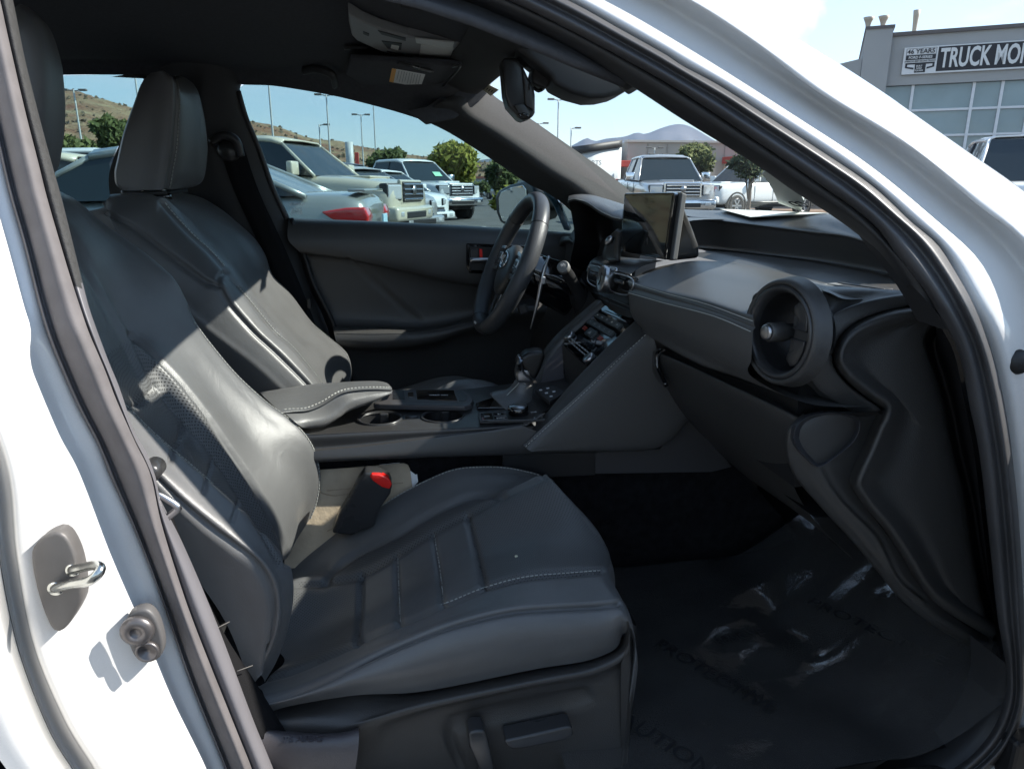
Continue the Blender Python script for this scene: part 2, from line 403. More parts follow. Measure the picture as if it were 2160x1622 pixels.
C5 = [(160, -340), (680, -325), (1050, -245), (1330, -115), (1550, 0), (1693, 87), (1783, 143), (1870, 200), (1923, 237), (2037, 317), (2160, 403), (2280, 500), (2400, 700), (2460, 900), (2480, 1200), (2480, 1500), (2440, 1800)]
def mixp(A, B, f, n=24):
    a = rs([(x, y, 0) for x, y in A], n); b = rs([(x, y, 0) for x, y in B], n)
    return [tuple((a[i]*(1-f)+b[i]*f)[:2]) for i in range(n)]
def crv(px, off, dz=0): return wl(px, off)
c2 = crv(C2, .004, .0); c3 = crv(C3, .012, .01); c34 = crv(mixp(C3, C4, .5), .022); c39 = crv(mixp(C3, C4, .86), -.002); c4 = crv(C4, -.014); c42 = crv(mixp(C4, C5, .14), -.017); c45 = crv(mixp(C4, C5, .5), -.010); c5 = crv(C5, .030)
c6 = [p+V3((.03, .06, -.01)) for p in c5]
surf('front_door_frame', [[p+V3((-.0, .012, 0)) for p in c2], c2, crv(mixp(C2, C3, .35), -.006, .01), c3, c34, c39, c4, c42, c45, c5, c6], white, car, k=5, nv=130)
surf('front_weatherstrip', [crv(C1, .03, -.04), crv(C1, .0, -.04), crv(mixp(C1, C2, .3, 40), -.016, -.03), crv(mixp(C1, C2, .55, 40), -.010, -.02), crv(mixp(C1, C2, .8, 40), -.022, -.01), crv(C2, -.004, 0), crv(C2, .02, 0)], rubber, car, k=4, nv=150)
C1u = C1[:9]
i0 = wl(C0, .06); i1 = wl(mixp(C0, C1[2:13], .5), .015); i2 = wl(C1[2:14], .01)
surf('pillar_trim', [[p+V3((.03, .05, .02)) for p in i0], i0, i1, i2, [p+V3((0, .05, 0)) for p in i2]], darkp, car, k=5, nv=60)
# roof side rail above the near opening
surf('side_rail_trim', [[V3((X, -.50, z)) for X, z in ((-1.6, 1.32), (-.4, 1.35), (0, 1.345), (.3, 1.30))], [V3((X, -.535, z-.03)) for X, z in ((-1.6, 1.32), (-.4, 1.35), (0, 1.34), (.3, 1.28))], [V3((X, -.575, z-.055)) for X, z in ((-1.6, 1.32), (-.4, 1.365), (0, 1.35), (.3, 1.26))]], headl, car, k=4, nv=30, thick=.01)
# rubber bump stop on the hinge pillar
bp = PW(2143, 762, .0)
lathe('door_bump_stop', bp, (-.35, -.9, 0), [(.011, -.004), (.0155, .0), (.0155, .006), (.012, .011), (.006, .0135), (.0001, .014)], rubber_k, car, 24)
boxm('hinge_cover', PW(2150, 1590, -.02), XYZ, (.05, .03, .07), rubber_k, car, .006)
# ---- B pillar (left edge of the picture)
L0 = [(3, -120), (15, -60), (27, 0), (50, 117), (83, 250), (110, 350), (133, 433), (173, 593), (193, 667), (233, 777), (260, 843), (290, 933), (326, 1000), (345, 1077), (399, 1184), (460, 1326), (537, 1529), (575, 1622), (610, 1710)]
L1 = [(-28, -120), (-14, -60), (0, 0), (22, 100), (52, 230), (80, 340), (100, 420), (135, 540), (160, 620), (190, 705), (222, 780), (247, 845), (285, 930), (318, 1000), (340, 1100), (375, 1215), (414, 1326), (495, 1529), (532, 1622), (560, 1710)]
L2 = [(-105, -120), (-90, -60), (-75, 0), (-45, 120), (-8, 290), (17, 400), (50, 517), (83, 650), (110, 733), (160, 850), (207, 940), (230, 1000), (287, 1126), (345, 1276), (402, 1441), (475, 1622), (505, 1710)]
L3 = [(-178, -130), (-160, -60), (-130, 120), (-85, 300), (-40, 450), (10, 620), (60, 800), (110, 920), (153, 1000), (215, 1170), (290, 1340), (350, 1480), (422, 1622), (450, 1710)]
L4 = [(-320, -140), (-300, -60), (-250, 200), (-180, 450), (-90, 700), (-20, 850), (30, 1000), (48, 1172), (85, 1360), (153, 1520), (215, 1622), (250, 1710)]
L5 = [(-420, -140), (-400, -60), (-350, 200), (-280, 450), (-190, 700), (-100, 850), (-25, 1000), (0, 1180), (40, 1370), (105, 1540), (165, 1640), (200, 1720)]
L6 = [(-585, -150), (-560, -60), (-520, 200), (-450, 450), (-360, 700), (-280, 850), (-210, 1000), (-170, 1180), (-110, 1370), (-40, 1540), (40, 1660), (80, 1740)]
surf('pillar_cover', [[p+V3((-.02, .05, 0)) for p in wl(L0, .035)], wl(L0, .022), wl(mixp(L0, L1, .5, 40), .0), wl(L1, .004), wl(L1, .03)], [pillar, mat('pillar_plastic', (.13, .125, .135), .5, var=.08)], car, k=5, nv=160, masks=[([(-200, 612), (700, 590), (700, 2000), (-200, 2000)], 1)])
surf('door_seal', [wl(L1, .03), wl(L1, .0), wl(mixp(L1, L2, .25, 40), -.018), wl(mixp(L1, L2, .55, 40), -.014), wl(mixp(L1, L2, .75, 40), -.004), wl(mixp(L1, L2, .86, 40), .002), wl(mixp(L1, L2, .93, 40), -.006), wl(L2, .004), wl(L2, .03)], rubber_sunlit, car, k=4, nv=150)
surf('pillar_panel', [wl(L2, .02), wl(L2, .006), wl(mixp(L2, L3, .5, 40), -.004), wl(L3, -.022), wl(mixp(L3, L4, .5, 40), -.040), wl(L4, -.060), wl(mixp(L4, L5, .35, 40), -.048), wl(mixp(L4, L5, .8, 40), -.035), wl(L5, -.05)], white, car, k=6, nv=130)
surf('rear_door', [wl(L5, -.046), wl(mixp(L5, L6, .05, 40), -.08), wl(mixp(L5, L6, .2, 40), -.12), wl(mixp(L5, L6, .5, 40), -.14), wl(L6, -.145)], white, car, k=5, nv=80)
satin_d = mat('dull_metal', (.14, .13, .13), .4, met=.7, var=.1)
# striker plate with its wire loop
def on(key, px): return [hit(key, x, y) for x, y in px]
n0 = V3((.18, -.98, 0)).normalized()
spx = [(103, 1127), (122, 1123), (140, 1135), (158, 1170), (168, 1210), (172, 1250), (170, 1272), (150, 1310), (132, 1330), (120, 1333), (105, 1320), (85, 1270), (72, 1220), (66, 1180), (68, 1158), (82, 1140)]
Ysp = wall(.7)-.066
pl = polymesh('striker_plate', [Vector(q) for q in rs([PY(x, y, Ysp) for x, y in spx], 49, True)[:-1]], (0, .02, 0), mat('striker_plate_coat', (.115, .108, .104), .5, met=.3, var=.05, vscale=80, bump=('n', 500, .25, .0004)), car, bev=.003, smooth=True)
def ptY(x, y, Y): return PY(x, y, Y)
lp = [ptY(118, 1240, Ysp+.01), ptY(118, 1240, Ysp-.006), ptY(150, 1232, Ysp-.03), ptY(185, 1226, Ysp-.046), ptY(205, 1212, Ysp-.05), ptY(212, 1198, Ysp-.046), ptY(200, 1192, Ysp-.035), ptY(178, 1196, Ysp-.018), ptY(154, 1201, Ysp-.004), ptY(154, 1201, Ysp+.01)]
tube('striker_loop', lp, .0044, steel, pl, 12, 70)
lathe('ferrule', ptY(118, 1240, Ysp+.002), (0, -1, 0), [(.0085, -.002), (.0085, .001), (.006, .003), (.0045, .0035)], steel, pl, 20)
lathe('ferrule', ptY(154, 1201, Ysp+.002), (0, -1, 0), [(.0075, -.002), (.0075, .001), (.0055, .003), (.0045, .0035)], steel, pl, 20)
# door alignment wedge (oval boss)
Yw = wall(.6)-.030
def capsule(cx, cy, rx, ry, ang, n=28, p=2.6):
    o_ = []
    for i in range(n):
        a = 2*math.pi*i/n; c_, s_ = math.cos(a), math.sin(a)
        x = rx*math.copysign(abs(c_)**(2/p), c_); y = ry*math.copysign(abs(s_)**(2/p), s_)
        o_.append((cx+x*math.cos(ang)-y*math.sin(ang), cy+x*math.sin(ang)+y*math.cos(ang)))
    return o_
wd = polymesh('door_wedge', [PY(x, y, Yw-.006) for x, y in capsule(304, 1342, 36, 57, -.28)], (0, .014, 0), mat('wedge_plastic', (.085, .082, .082), .5, var=.1), car, bev=.003, smooth=True)
lathe('bolt', PY(291, 1327, Yw-.008), (0, -1, 0), [(.0165, .001), (.016, .005), (.012, .008), (.006, .008), (.0055, .006), (.0, .006)], satin_d, wd, 24)
lathe('screw', PY(312, 1371, Yw-.008), (0, -1, 0), [(.0115, .0), (.0115, .004), (.009, .0048), (.0085, .003), (.004, .003), (.0035, .001), (.0001, .001)], satin_d, wd, 24)
# ---- headliner
def hl(Y, z0, zf, Xf): return [V3((X, Y, z)) for X, z in ((-1.7, z0-.05), (-1.2, z0-.01), (-.6, z0), (-.1, z0), (.1, z0-.008), (Xf, zf))]
wt = [V3((-1.9, .60, 1.30)), V3((-1.4, .60, 1.335))]+ll([(60, 160), (120, 159), (210, 158), (300, 160), (400, 168), (510, 179), (570, 181), (633, 190), (710, 204), (787, 223), (845, 239), (900, 257)], -.005)
surf('headliner', [wt, [p+V3((.01, -.035, .03)) for p in wt], hl(.45, 1.372, 1.338, .245), hl(.2, 1.382, 1.336, .262), hl(0, 1.385, 1.334, .265), hl(-.2, 1.382, 1.334, .262), hl(-.42, 1.37, 1.33, .25), hl(-.53, 1.34, 1.30, .25), hl(-.56, 1.325, 1.28, .25)], headl, car, k=6, nv=70, thick=.012)
hr = [V3((.245, .52, 1.325)), V3((.262, .25, 1.333)), V3((.266, 0, 1.334)), V3((.262, -.25, 1.333)), V3((.25, -.55, 1.30))]
surf('header_trim', [[p+V3((-.10, 0, .022)) for p in hr], [p+V3((-.03, 0, -.003)) for p in hr], [p+V3((.012, 0, -.008)) for p in hr], [p+V3((.03, 0, .006)) for p in hr]], pillar, car, k=4, nv=40)
# outer skins
roofrows = [[V3((.30, Y, z)), V3((.0, Y, z+.045)), V3((-.6, Y, z+.06)), V3((-1.3, Y, z+.02)), V3((-1.8, Y, z-.10))] for Y, z in ((.64, 1.33), (.5, 1.355), (.2, 1.372), (0, 1.375), (-.2, 1.372), (-.5, 1.355), (-.575, 1.335))]
surf('roof', roofrows, white, car, k=5, nv=40, thick=.01)
surf('rear_window', [[V3((-1.8, Y, 1.28)), V3((-2.25, Y*1.08, 1.02))] for Y in (.52, 0, -.52)], sideglass, car, k=6, nv=12)
surf('tail_panel', [[V3((-2.25, Y, 1.02)), V3((-2.65, Y, 1.03)), V3((-2.75, Y, .9)), V3((-2.75, Y, .35))] for Y in (.75, 0, -.75)], white, car, k=6, nv=24)
surf('hood', [[V3((.98, Y, .955-abs(Y)*.05)), V3((1.4, Y, .93-abs(Y)*.06)), V3((1.9, Y*.95, .83-abs(Y)*.06)), V3((2.15, Y*.9, .68))] for Y in (.8, .5, 0, -.5, -.8)], white, car, k=6, nv=24, thick=.01)
surf('front_fender', [[V3((.95, -.78, .93)), V3((1.6, -.80, .86)), V3((2.1, -.7, .7))], [V3((.95, -.88, .80)), V3((1.6, -.91, .74)), V3((2.15, -.8, .6))], [V3((.95, -.88, .3)), V3((1.6, -.91, .62)), V3((2.15, -.8, .35))]], white, car, k=6, nv=24)
surf('floor_pan', [[V3((-2.4, Y, .2)), V3((1.5, Y, .2))] for Y in (.8, -.78)], rubber_k, car, k=2, nv=4, thick=.02)
surf('side_body', [[V3((-2.5, Y, z)), V3((.9, Y, z))] for Y, z in ((.80, .22), (.86, .6), (.82, .90))], white, car, k=4, nv=8)
surf('sill_panel', [[V3((-.3, -.72, .22)), V3((.60, -.72, .21))], [V3((-.3, -.77, .235)), V3((.60, -.77, .225))], [V3((-.3, -.84, .215)), V3((.60, -.84, .21))], [V3((-.3, -.85, .18)), V3((.60, -.85, .18))]], white, car, k=4, nv=12)
surf('rear_quarter', [[V3((-2.6, -.76, z)), V3((-1.4, -.80, z)), V3((-.62, -.80, z))] for z in (.25, .6, .92)], white, car, k=4, nv=12)
for X in (1.45, -1.6):
    for Y in (-.80, .80):
        wh = lathe('wheel', (X, Y, .33), (0, 1, 0), [(.0, -.09), (.20, -.09), (.22, -.11), (.325, -.11), (.33, -.09), (.33, .09), (.2, .1), (.0, .1)], rubber_k, car, 40)
        lathe('rim', (X, Y, .33), (0, math.copysign(1, Y), 0), [(.0, .1), (.05, .112), (.07, .1), (.19, .112), (.215, .115), (.22, .09)][::-1], satin, wh, 30)
# the opened front passenger door, swung out past the right edge of the picture
th = R(66); hd = V3((-math.cos(th), -math.sin(th), 0)); hp = V3((.93, -.87, 0)); nd = V3((-hd.y, hd.x, 0))
def dpt(s, z, o=0): return hp+hd*s+V3((0, 0, z))+nd*o
fd = polymesh('front_door', [dpt(s, z) for s, z in ((0, .30), (.95, .27), (1.08, .55), (1.10, .92), (.6, .95), (.02, .93))], nd*-.11, white, car, bev=.015)
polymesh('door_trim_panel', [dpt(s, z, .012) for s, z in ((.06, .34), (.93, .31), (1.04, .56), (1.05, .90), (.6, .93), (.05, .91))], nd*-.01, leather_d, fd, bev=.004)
tube('window_frame', [dpt(.05, .93), dpt(.42, 1.14, -.03), dpt(.75, 1.27, -.06), dpt(1.0, 1.27, -.06), dpt(1.10, .93)], .018, darkp, fd, 8)
# ---- glass
ws = [[V3((.255, .53, 1.34)), V3((.40, .56, 1.265)), V3((.55, .60, 1.17)), V3((.72, .66, 1.04))],
      [V3((.268, .27, 1.352)), V3((.46, .28, 1.262)), V3((.68, .32, 1.14)), V3((.93, .36, .99))],
      [V3((.272, 0, 1.355)), V3((.47, 0, 1.267)), V3((.72, 0, 1.14)), V3((1.0, 0, .975))],
      [V3((.268, -.27, 1.352)), V3((.46, -.28, 1.262)), V3((.68, -.32, 1.14)), V3((.93, -.36, .99))],
      [V3((.255, -.53, 1.33)), V3((.40, -.555, 1.26)), V3((.55, -.59, 1.165)), V3((.72, -.64, 1.04))]]
surf('windshield', ws, wsglass, car, k=6, nv=24)
# ---- far side: A pillar trim, B pillar trim, doors
up = [(975, 190), (1002, 180), (1024, 210), (1071, 243), (1096, 256), (1199, 327), (1263, 371), (1316, 413), (1335, 430)]
lo = [(880, 246), (900, 256), (960, 287), (1066, 355), (1116, 389), (1160, 410), (1200, 440), (1225, 470)]
def aY(px, Y0, Y1): return yl([tuple(q) for q in px2(px, 14)], Y0, Y1)
md = mixp(up, lo, .5, 14); m2 = mixp(up, lo, .8, 14); m1 = mixp(up, lo, .22, 14)
surf('pillar_trim', [[p+V3((.02, .03, .02)) for p in aY(up, .58, .69)], aY(up, .575, .675), aY(m1, .545, .642), aY(md, .528, .615), aY(m2, .568, .652), aY(lo, .605, .69), [p+V3((0, .04, .01)) for p in aY(lo, .605, .69)]], pillar, car, k=5, nv=60)
bpx = [(285, 150), (520, 170), (504, 186), (503, 200), (520, 250), (545, 310), (575, 395), (606, 462), (640, 560), (672, 660), (700, 760), (660, 860), (520, 860), (300, 500), (230, 400), (262, 280), (300, 175)]
bt = surf('pillar_trim', [ll([(330, 120), (300, 175), (262, 280), (230, 400), (300, 560), (450, 860)], -.0), ll([(400, 130), (400, 300), (430, 450), (520, 640), (600, 860)], -.05), ll([(460, 130), (455, 250), (490, 380), (560, 560), (650, 860)], -.045), ll([(512, 160), (503, 192), (520, 250), (545, 310), (575, 395), (606, 462), (640, 560), (672, 660), (710, 760), (740, 860)], -.0), ll([(512, 160), (503, 192), (520, 250), (545, 310), (575, 395), (606, 462), (640, 560), (672, 660), (710, 760), (740, 860)], .05)], darkp, car, k=6, nv=60)
tube('window_seal', ll([(503, 192), (520, 250), (545, 310), (575, 395), (606, 462)], -.004), .006, rubber, car, 8)
# driver belt
def strap(name, px, Yf, wpx, m, parent):
    a = []; b = []
    for (x, y), Y in zip(px, Yf):
        a.append(PY(x-wpx, y, Y)); b.append(PY(x+wpx, y+wpx*.2, Y))
    return surf(name, [a, b], m, parent, k=2, nv=24, thick=.0016)
bl = surf('seat_belt', [[PL(x-27, y, -.085) for x, y in ((486, 300), (520, 400), (575, 520), (628, 650), (650, 720))], [PL(x+27, y+6, -.075) for x, y in ((486, 300), (520, 400), (575, 520), (628, 650), (650, 720))]], beltm, car, k=3, nv=24, thick=.002)
tube('belt_guide', ll([(445, 300), (470, 286), (497, 296), (508, 330)], -.09), .011, plastic_s, bl, 10)
lathe('belt_anchor', PL(484, 318, -.07), (0, -1, .2), [(.03, 0), (.03, .012), (.02, .022), (.0, .024)], plastic_s, bl, 20)
boxm('belt_stop', PL(652, 640, -.085), XYZ, (.012, .01, .03), rubber_k, bl, .003)
# driver door
tp = [(608, 461), (800, 468), (1000, 478), (1205, 492), (1260, 498)]
rows = [ll(tp, .03), ll(tp, -.0), ll([(x, y+9) for x, y in tp], -.03), ll([(x, y+45) for x, y in tp], -.055), ll([(632, 532), (735, 545), (850, 568), (1000, 596), (1300, 625)], -.05),
        ll([(637, 541), (738, 553), (850, 576), (1000, 604), (1300, 634)], -.02), ll([(660, 600), (760, 610), (900, 630), (1100, 640), (1320, 660)], -.008),
        ll([(702, 680), (800, 682), (895, 686), (990, 668), (1120, 630), (1330, 660)], -.01), ll([(703, 692), (800, 693), (895, 696), (990, 677), (1120, 640), (1330, 665)], -.07),
        ll([(706, 708), (800, 708), (900, 705), (990, 686), (1120, 650), (1330, 680)], -.09), ll([(712, 728), (800, 733), (900, 724), (995, 695), (1120, 665), (1330, 700)], -.085),
        ll([(722, 742), (800, 745), (900, 740), (1000, 715), (1120, 700), (1330, 720)], -.03), ll([(735, 800), (850, 800), (1000, 790), (1330, 760)], -.01), ll([(745, 900), (900, 900), (1100, 900), (1330, 880)], -.01)]
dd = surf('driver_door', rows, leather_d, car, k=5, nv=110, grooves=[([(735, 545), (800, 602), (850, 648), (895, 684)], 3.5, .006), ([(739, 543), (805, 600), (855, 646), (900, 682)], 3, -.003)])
stitch('stitching', 'driver_door', [(712, 703), (800, 704), (900, 700), (985, 682)], mat('dark_thread', (.12, .12, .12), .8), dd)
surf('door_edge', [ll([(604, 462), (625, 520), (650, 600), (690, 690), (735, 840)], -.0), ll([(612, 462), (634, 520), (660, 600), (704, 690), (750, 840)], -.035)], rubber_k, dd, k=3, nv=30, thick=.01)
hp_ = [(984, 514), (1110, 517), (1110, 580), (990, 577), (983, 560)]
hb = polymesh('handle_recess', ll(hp_, -.062), (0, .012, 0), piano, dd, bev=.003)
polymesh('handle_cup', ll([(991, 521), (1106, 524), (1106, 572), (995, 570), (989, 558)], -.066), (0, .003, 0), rubber_k, hb, bev=.001)
tube('door_handle', ll([(992, 549), (1030, 549), (1100, 552)], -.075), .0075, satin, hb, 10, sq=.7)
polymesh('lock_button', ll([(994, 528), (1008, 525), (1010, 545), (994, 545)], -.072), (0, .006, 0), plastic_s, hb, bev=.002)
polymesh('lock_flag', ll([(1011, 525), (1017, 526), (1018, 545), (1012, 545)], -.071), (0, .005, 0), redm, hb)
# driver door window, rear door window
gp = [(505, 186), (515, 179), (570, 180), (633, 189), (710, 203), (787, 222), (845, 238), (900, 254), (960, 286), (1066, 354), (1116, 388), (1200, 440), (1235, 500), (1205, 494), (1000, 480), (800, 470), (607, 463), (575, 395), (545, 310), (520, 250)]
dw = polymesh('door_window', ll(gp, .018), (0, .004, 0), sideglass, dd)
et = ll([(600, 428)], .014)[0]
for k_, (s_, dy) in enumerate((('LEXUS', 0), ('SGS', 13), ('AS2  M2', 20))):
    text('glass_etching', s_, PL(626, 431+dy, .013), (-1, 0, 0), (0, 0, 1), [.009, .012, .006][k_], whiteink, dw, sx=1.1)
gr = [(60, 160), (128, 160), (210, 158), (285, 158), (311, 168), (262, 280), (230, 345), (240, 430), (240, 470), (60, 460)]
polymesh('rear_window_pane', ll(gr, .018), (0, .004, 0), sideglass, car)
surf('rear_door_trim', [ll([(-60, 445), (240, 452), (330, 455)], 0), ll([(-60, 600), (240, 620), (420, 640)], -.02), ll([(-60, 900), (240, 900), (520, 900)], -.02)], leather_d, car, k=4, nv=20)
surf('rear_side_trim', [[V3((-2.3, .60, 1.30)), V3((-1.85, .6, 1.335))], [V3((-2.2, .66, 1.1)), V3((-1.75, .66, 1.1))], [V3((-2.2, .7, .3)), V3((-1.7, .7, .3))]], darkp, car, k=5, nv=10, thick=.02)
rb = surf('rear_bench', [[V3((-1.45, Y, 1.0)), V3((-1.3, Y, .75)), V3((-1.18, Y, .55)), V3((-.8, Y, .50)), V3((-.75, Y, .3))] for Y in (.62, .3, 0, -.3, -.62)], leather, car, k=5, nv=50)
surf('parcel_shelf', [[V3((-2.2, Y, 1.0)), V3((-1.45, Y, .99))] for Y in (.6, -.6)], darkp, car, k=2, nv=4)
surf('cabin_floor', [[V3((-1.3, Y, .27)), V3((.75, Y, .25)), V3((1.0, Y, .42)), V3((1.12, Y, .8))] for Y in (.69, .1, -.1, -.70)], carpet, car, k=4, nv=40, smoothrow=False)
surf('near_sill_trim', [[V3((-.5, -.66, .20)), V3((.85, -.70, .20))], [V3((-.5, -.68, .245)), V3((.85, -.71, .235))], [V3((-.5, -.73, .25)), V3((.85, -.74, .24))]], plastic, car, k=4, nv=12)
# door mirror outside the driver window
mpx = [(1043, 415), (1050, 402), (1072, 390), (1100, 383), (1114, 383), (1123, 390), (1130, 415), (1132, 440), (1120, 462), (1090, 472), (1065, 476), (1054, 470), (1046, 450)]
def mY(x): return .82+(1120-x)/66*.2
mr = polymesh('door_mirror', [PY(x, y, mY(x)) for x, y in mpx], (.09, .015, .0), mat('mirror_shell_black', (.012, .014, .018), .35), car, bev=.012, smooth=True, seg=3)
polymesh('mirror_face', [PY(x, y, mY(x))+V3((-.004, 0, 0)) for x, y in [(1054, 418), (1060, 405), (1080, 396), (1105, 391), (1112, 400), (1114, 440), (1105, 460), (1075, 470), (1062, 466), (1056, 450)]], (.006, 0, 0), mirrorm, mr, bev=.001)
surf('mirror_sail', [[PY(x, y, .72) for x, y in ((1140, 400), (1165, 430), (1190, 485))], [PY(x, y, .71) for x, y in ((1160, 400), (1178, 430), (1200, 487))]], mat('blue_gloss_paint', (.10, .17, .24), .15, coat=1), mr, k=3, nv=10, thick=.02)

polymesh('header_corner', [PY(x, y, .545) for x, y in ((860, 232), (900, 225), (985, 165), (1012, 172), (1032, 192), (1010, 215), (960, 250), (900, 262))], (.0, .03, 0), headl, car, bev=.004)

q_ = C1[-6:]
surf('sill_corner', [wl(q_, .012), wl([(x-26, y-22) for x, y in q_], .03), wl([(x-75, y-60) for x, y in q_], .075)], darkp, car, k=4, nv=50)
# ================================================================== front passenger seat
Rr = {}
R0 = [(575, 1500), (620, 1487), (750, 1466), (897, 1457), (1129, 1411), (1234, 1394), (1297, 1369), (1316, 1335)]
R1 = [(560, 1472), (595, 1466), (666, 1440), (792, 1382), (918, 1331), (1003, 1306), (1087, 1289), (1171, 1283), (1255, 1278), (1306, 1272)]
R2 = [(545, 1438), (561, 1430), (616, 1415), (708, 1377), (792, 1335), (876, 1302), (952, 1268), (1024, 1239), (1108, 1217), (1192, 1209), (1270, 1203)]
R3 = [(570, 1240), (616, 1230), (685, 1228), (761, 1213), (836, 1171), (912, 1125), (984, 1087), (1045, 1054), (1146, 1005)]
R4 = [(590, 1232), (640, 1230), (685, 1228), (700, 1205), (750, 1171), (834, 1129), (897, 1091), (960, 1060), (994, 1047), (1028, 1043), (1061, 1043)]
R5 = [(590, 1225), (607, 1201), (645, 1163), (708, 1119), (792, 1070), (855, 1032), (918, 1001), (960, 986), (1003, 981), (1066, 982), (1129, 995), (1156, 1006)]
def wrapf(P, dx=.012, n=3):
    p = V3(P[-1]); return list(P)+[p+V3((.016, 0, -.018)), p+V3((.024, 0, -.06)), p+V3((.018, 0, -.14))]
def curve_front(px, f): return px
ctr = [(570, 1345), (660, 1325), (757, 1290), (838, 1252), (922, 1205), (1000, 1165), (1085, 1130), (1180, 1100), (1236, 1096)]
q1 = [(600, 1395), (700, 1350), (790, 1310), (880, 1270), (960, 1230), (1050, 1190), (1150, 1165), (1268, 1158)]
cush = surf('front_seat', [
    [p+V3((0, 0, 0)) for p in wrapf(ys(R0, -.615))], wrapf(ys(mixp(R0, R1, .5), -.632)), wrapf(ys(R1, -.615)), wrapf(ys(mixp(R1, R2, .45), -.585)), wrapf(ys(R2, -.535)),
    wrapf(ys(q1, -.46)), wrapf(ys(ctr, -.38)), wrapf(ys(R3, -.285)),
    wrapf(ys(mixp(R3[3:], R5[4:], .45), -.215)) if False else wrapf(ys([(610, 1228), (690, 1200), (760, 1170), (834, 1125), (897, 1088), (960, 1055), (1028, 1037), (1110, 1020), (1152, 1006)], -.215)),
    wrapf(ys([(590, 1222), (640, 1180), (715, 1135), (800, 1085), (860, 1050), (920, 1020), (970, 1003), (1060, 998), (1130, 1003), (1155, 1008)], -.165)),
    wrapf(ys(R5, -.135)), wrapf([p+V3((0, .02, -.03)) for p in ys(R5, -.135)]), wrapf([p+V3((0, .02, -.18)) for p in ys(R5, -.135)])],
    [leather, perf, perfs], car, k=9, nv=190,
    grooves=[(R1, 5, .012), (R2, 5, .009), (R4, 6, .010), (R3[2:], 5, .008), (R5, 3, .003),
             ([(984, 1087), (1003, 1160), (1021, 1238)], 5, .011), ([(912, 1127), (924, 1200), (933, 1275)], 4, .008), ([(835, 1175), (838, 1250), (842, 1318)], 4, .008), ([(762, 1213), (759, 1290), (752, 1358)], 5, .010)],
    masks=[([(561, 1430), (616, 1228), (762, 1213), (752, 1358)], 1), (R2[7:]+[(1300, 1180), (1156, 1006), (1045, 1054), (984, 1087), (1021, 1238)], 1), (R4[2:]+R3[2:][::-1][1:], 2)])
for nm, pl_ in (('stitching', [(x, y+5) for x, y in R5[1:]]), ('stitching', [(930, 1276)]+R2[6:]+[(1262, 1200)][:0])):
    stitch(nm, 'front_seat', pl_, stitchm, cush)
for pl_ in ([(912, 1129), (924, 1200), (932, 1272)], [(835, 1177), (838, 1250), (841, 1314)]):
    stitch('stitching', 'front_seat', [(x+5, y) for x, y in pl_], stitchm, cush, ln=.003, gap=.004, w=.0008)
crumb = PY(0, 0, 1)
h_, n_ = hit('front_seat', 1089, 1174)
tag(lathe('seat_crumb', h_, n_, [(.0025, 0), (.003, .001), (.0018, .0025), (.0001, .003)], mat('pale_crumb', (.5, .5, .38), .8), None, 7), 'tiny pale crumb lying on the front of the near seat cushion', 'crumb')
# backrest
N1 = [(255, 905), (300, 975), (337, 1015), (383, 1061), (441, 1111), (498, 1153), (537, 1184), (567, 1226), (579, 1268), (575, 1326), (552, 1420)]
N2 = [(180, 700), (225, 800), (262, 850), (330, 915), (430, 1000), (510, 1073), (598, 1172), (614, 1215), (615, 1268), (604, 1326), (585, 1383), (558, 1432)]
F1 = [(240, 660), (273, 705), (327, 750), (377, 800), (433, 873), (477, 940), (530, 1020), (570, 1090), (598, 1150), (606, 1190)]
FL_ = [(232, 640), (280, 717), (330, 817), (390, 893), (433, 940), (500, 1040), (545, 1110), (590, 1190)]
F2 = [(128, 408), (160, 425), (215, 470), (300, 530), (345, 567), (372, 595), (395, 640), (412, 680), (445, 725), (500, 790), (560, 845), (610, 882), (640, 910), (665, 950), (676, 1000), (672, 1050), (655, 1100), (637, 1135), (608, 1178)]
CT = [(60, 430), (90, 520), (150, 640), (200, 730), (260, 830), (330, 930), (400, 1020), (470, 1100), (540, 1190), (580, 1260)]
topfar = [(60, 395), (100, 398)]
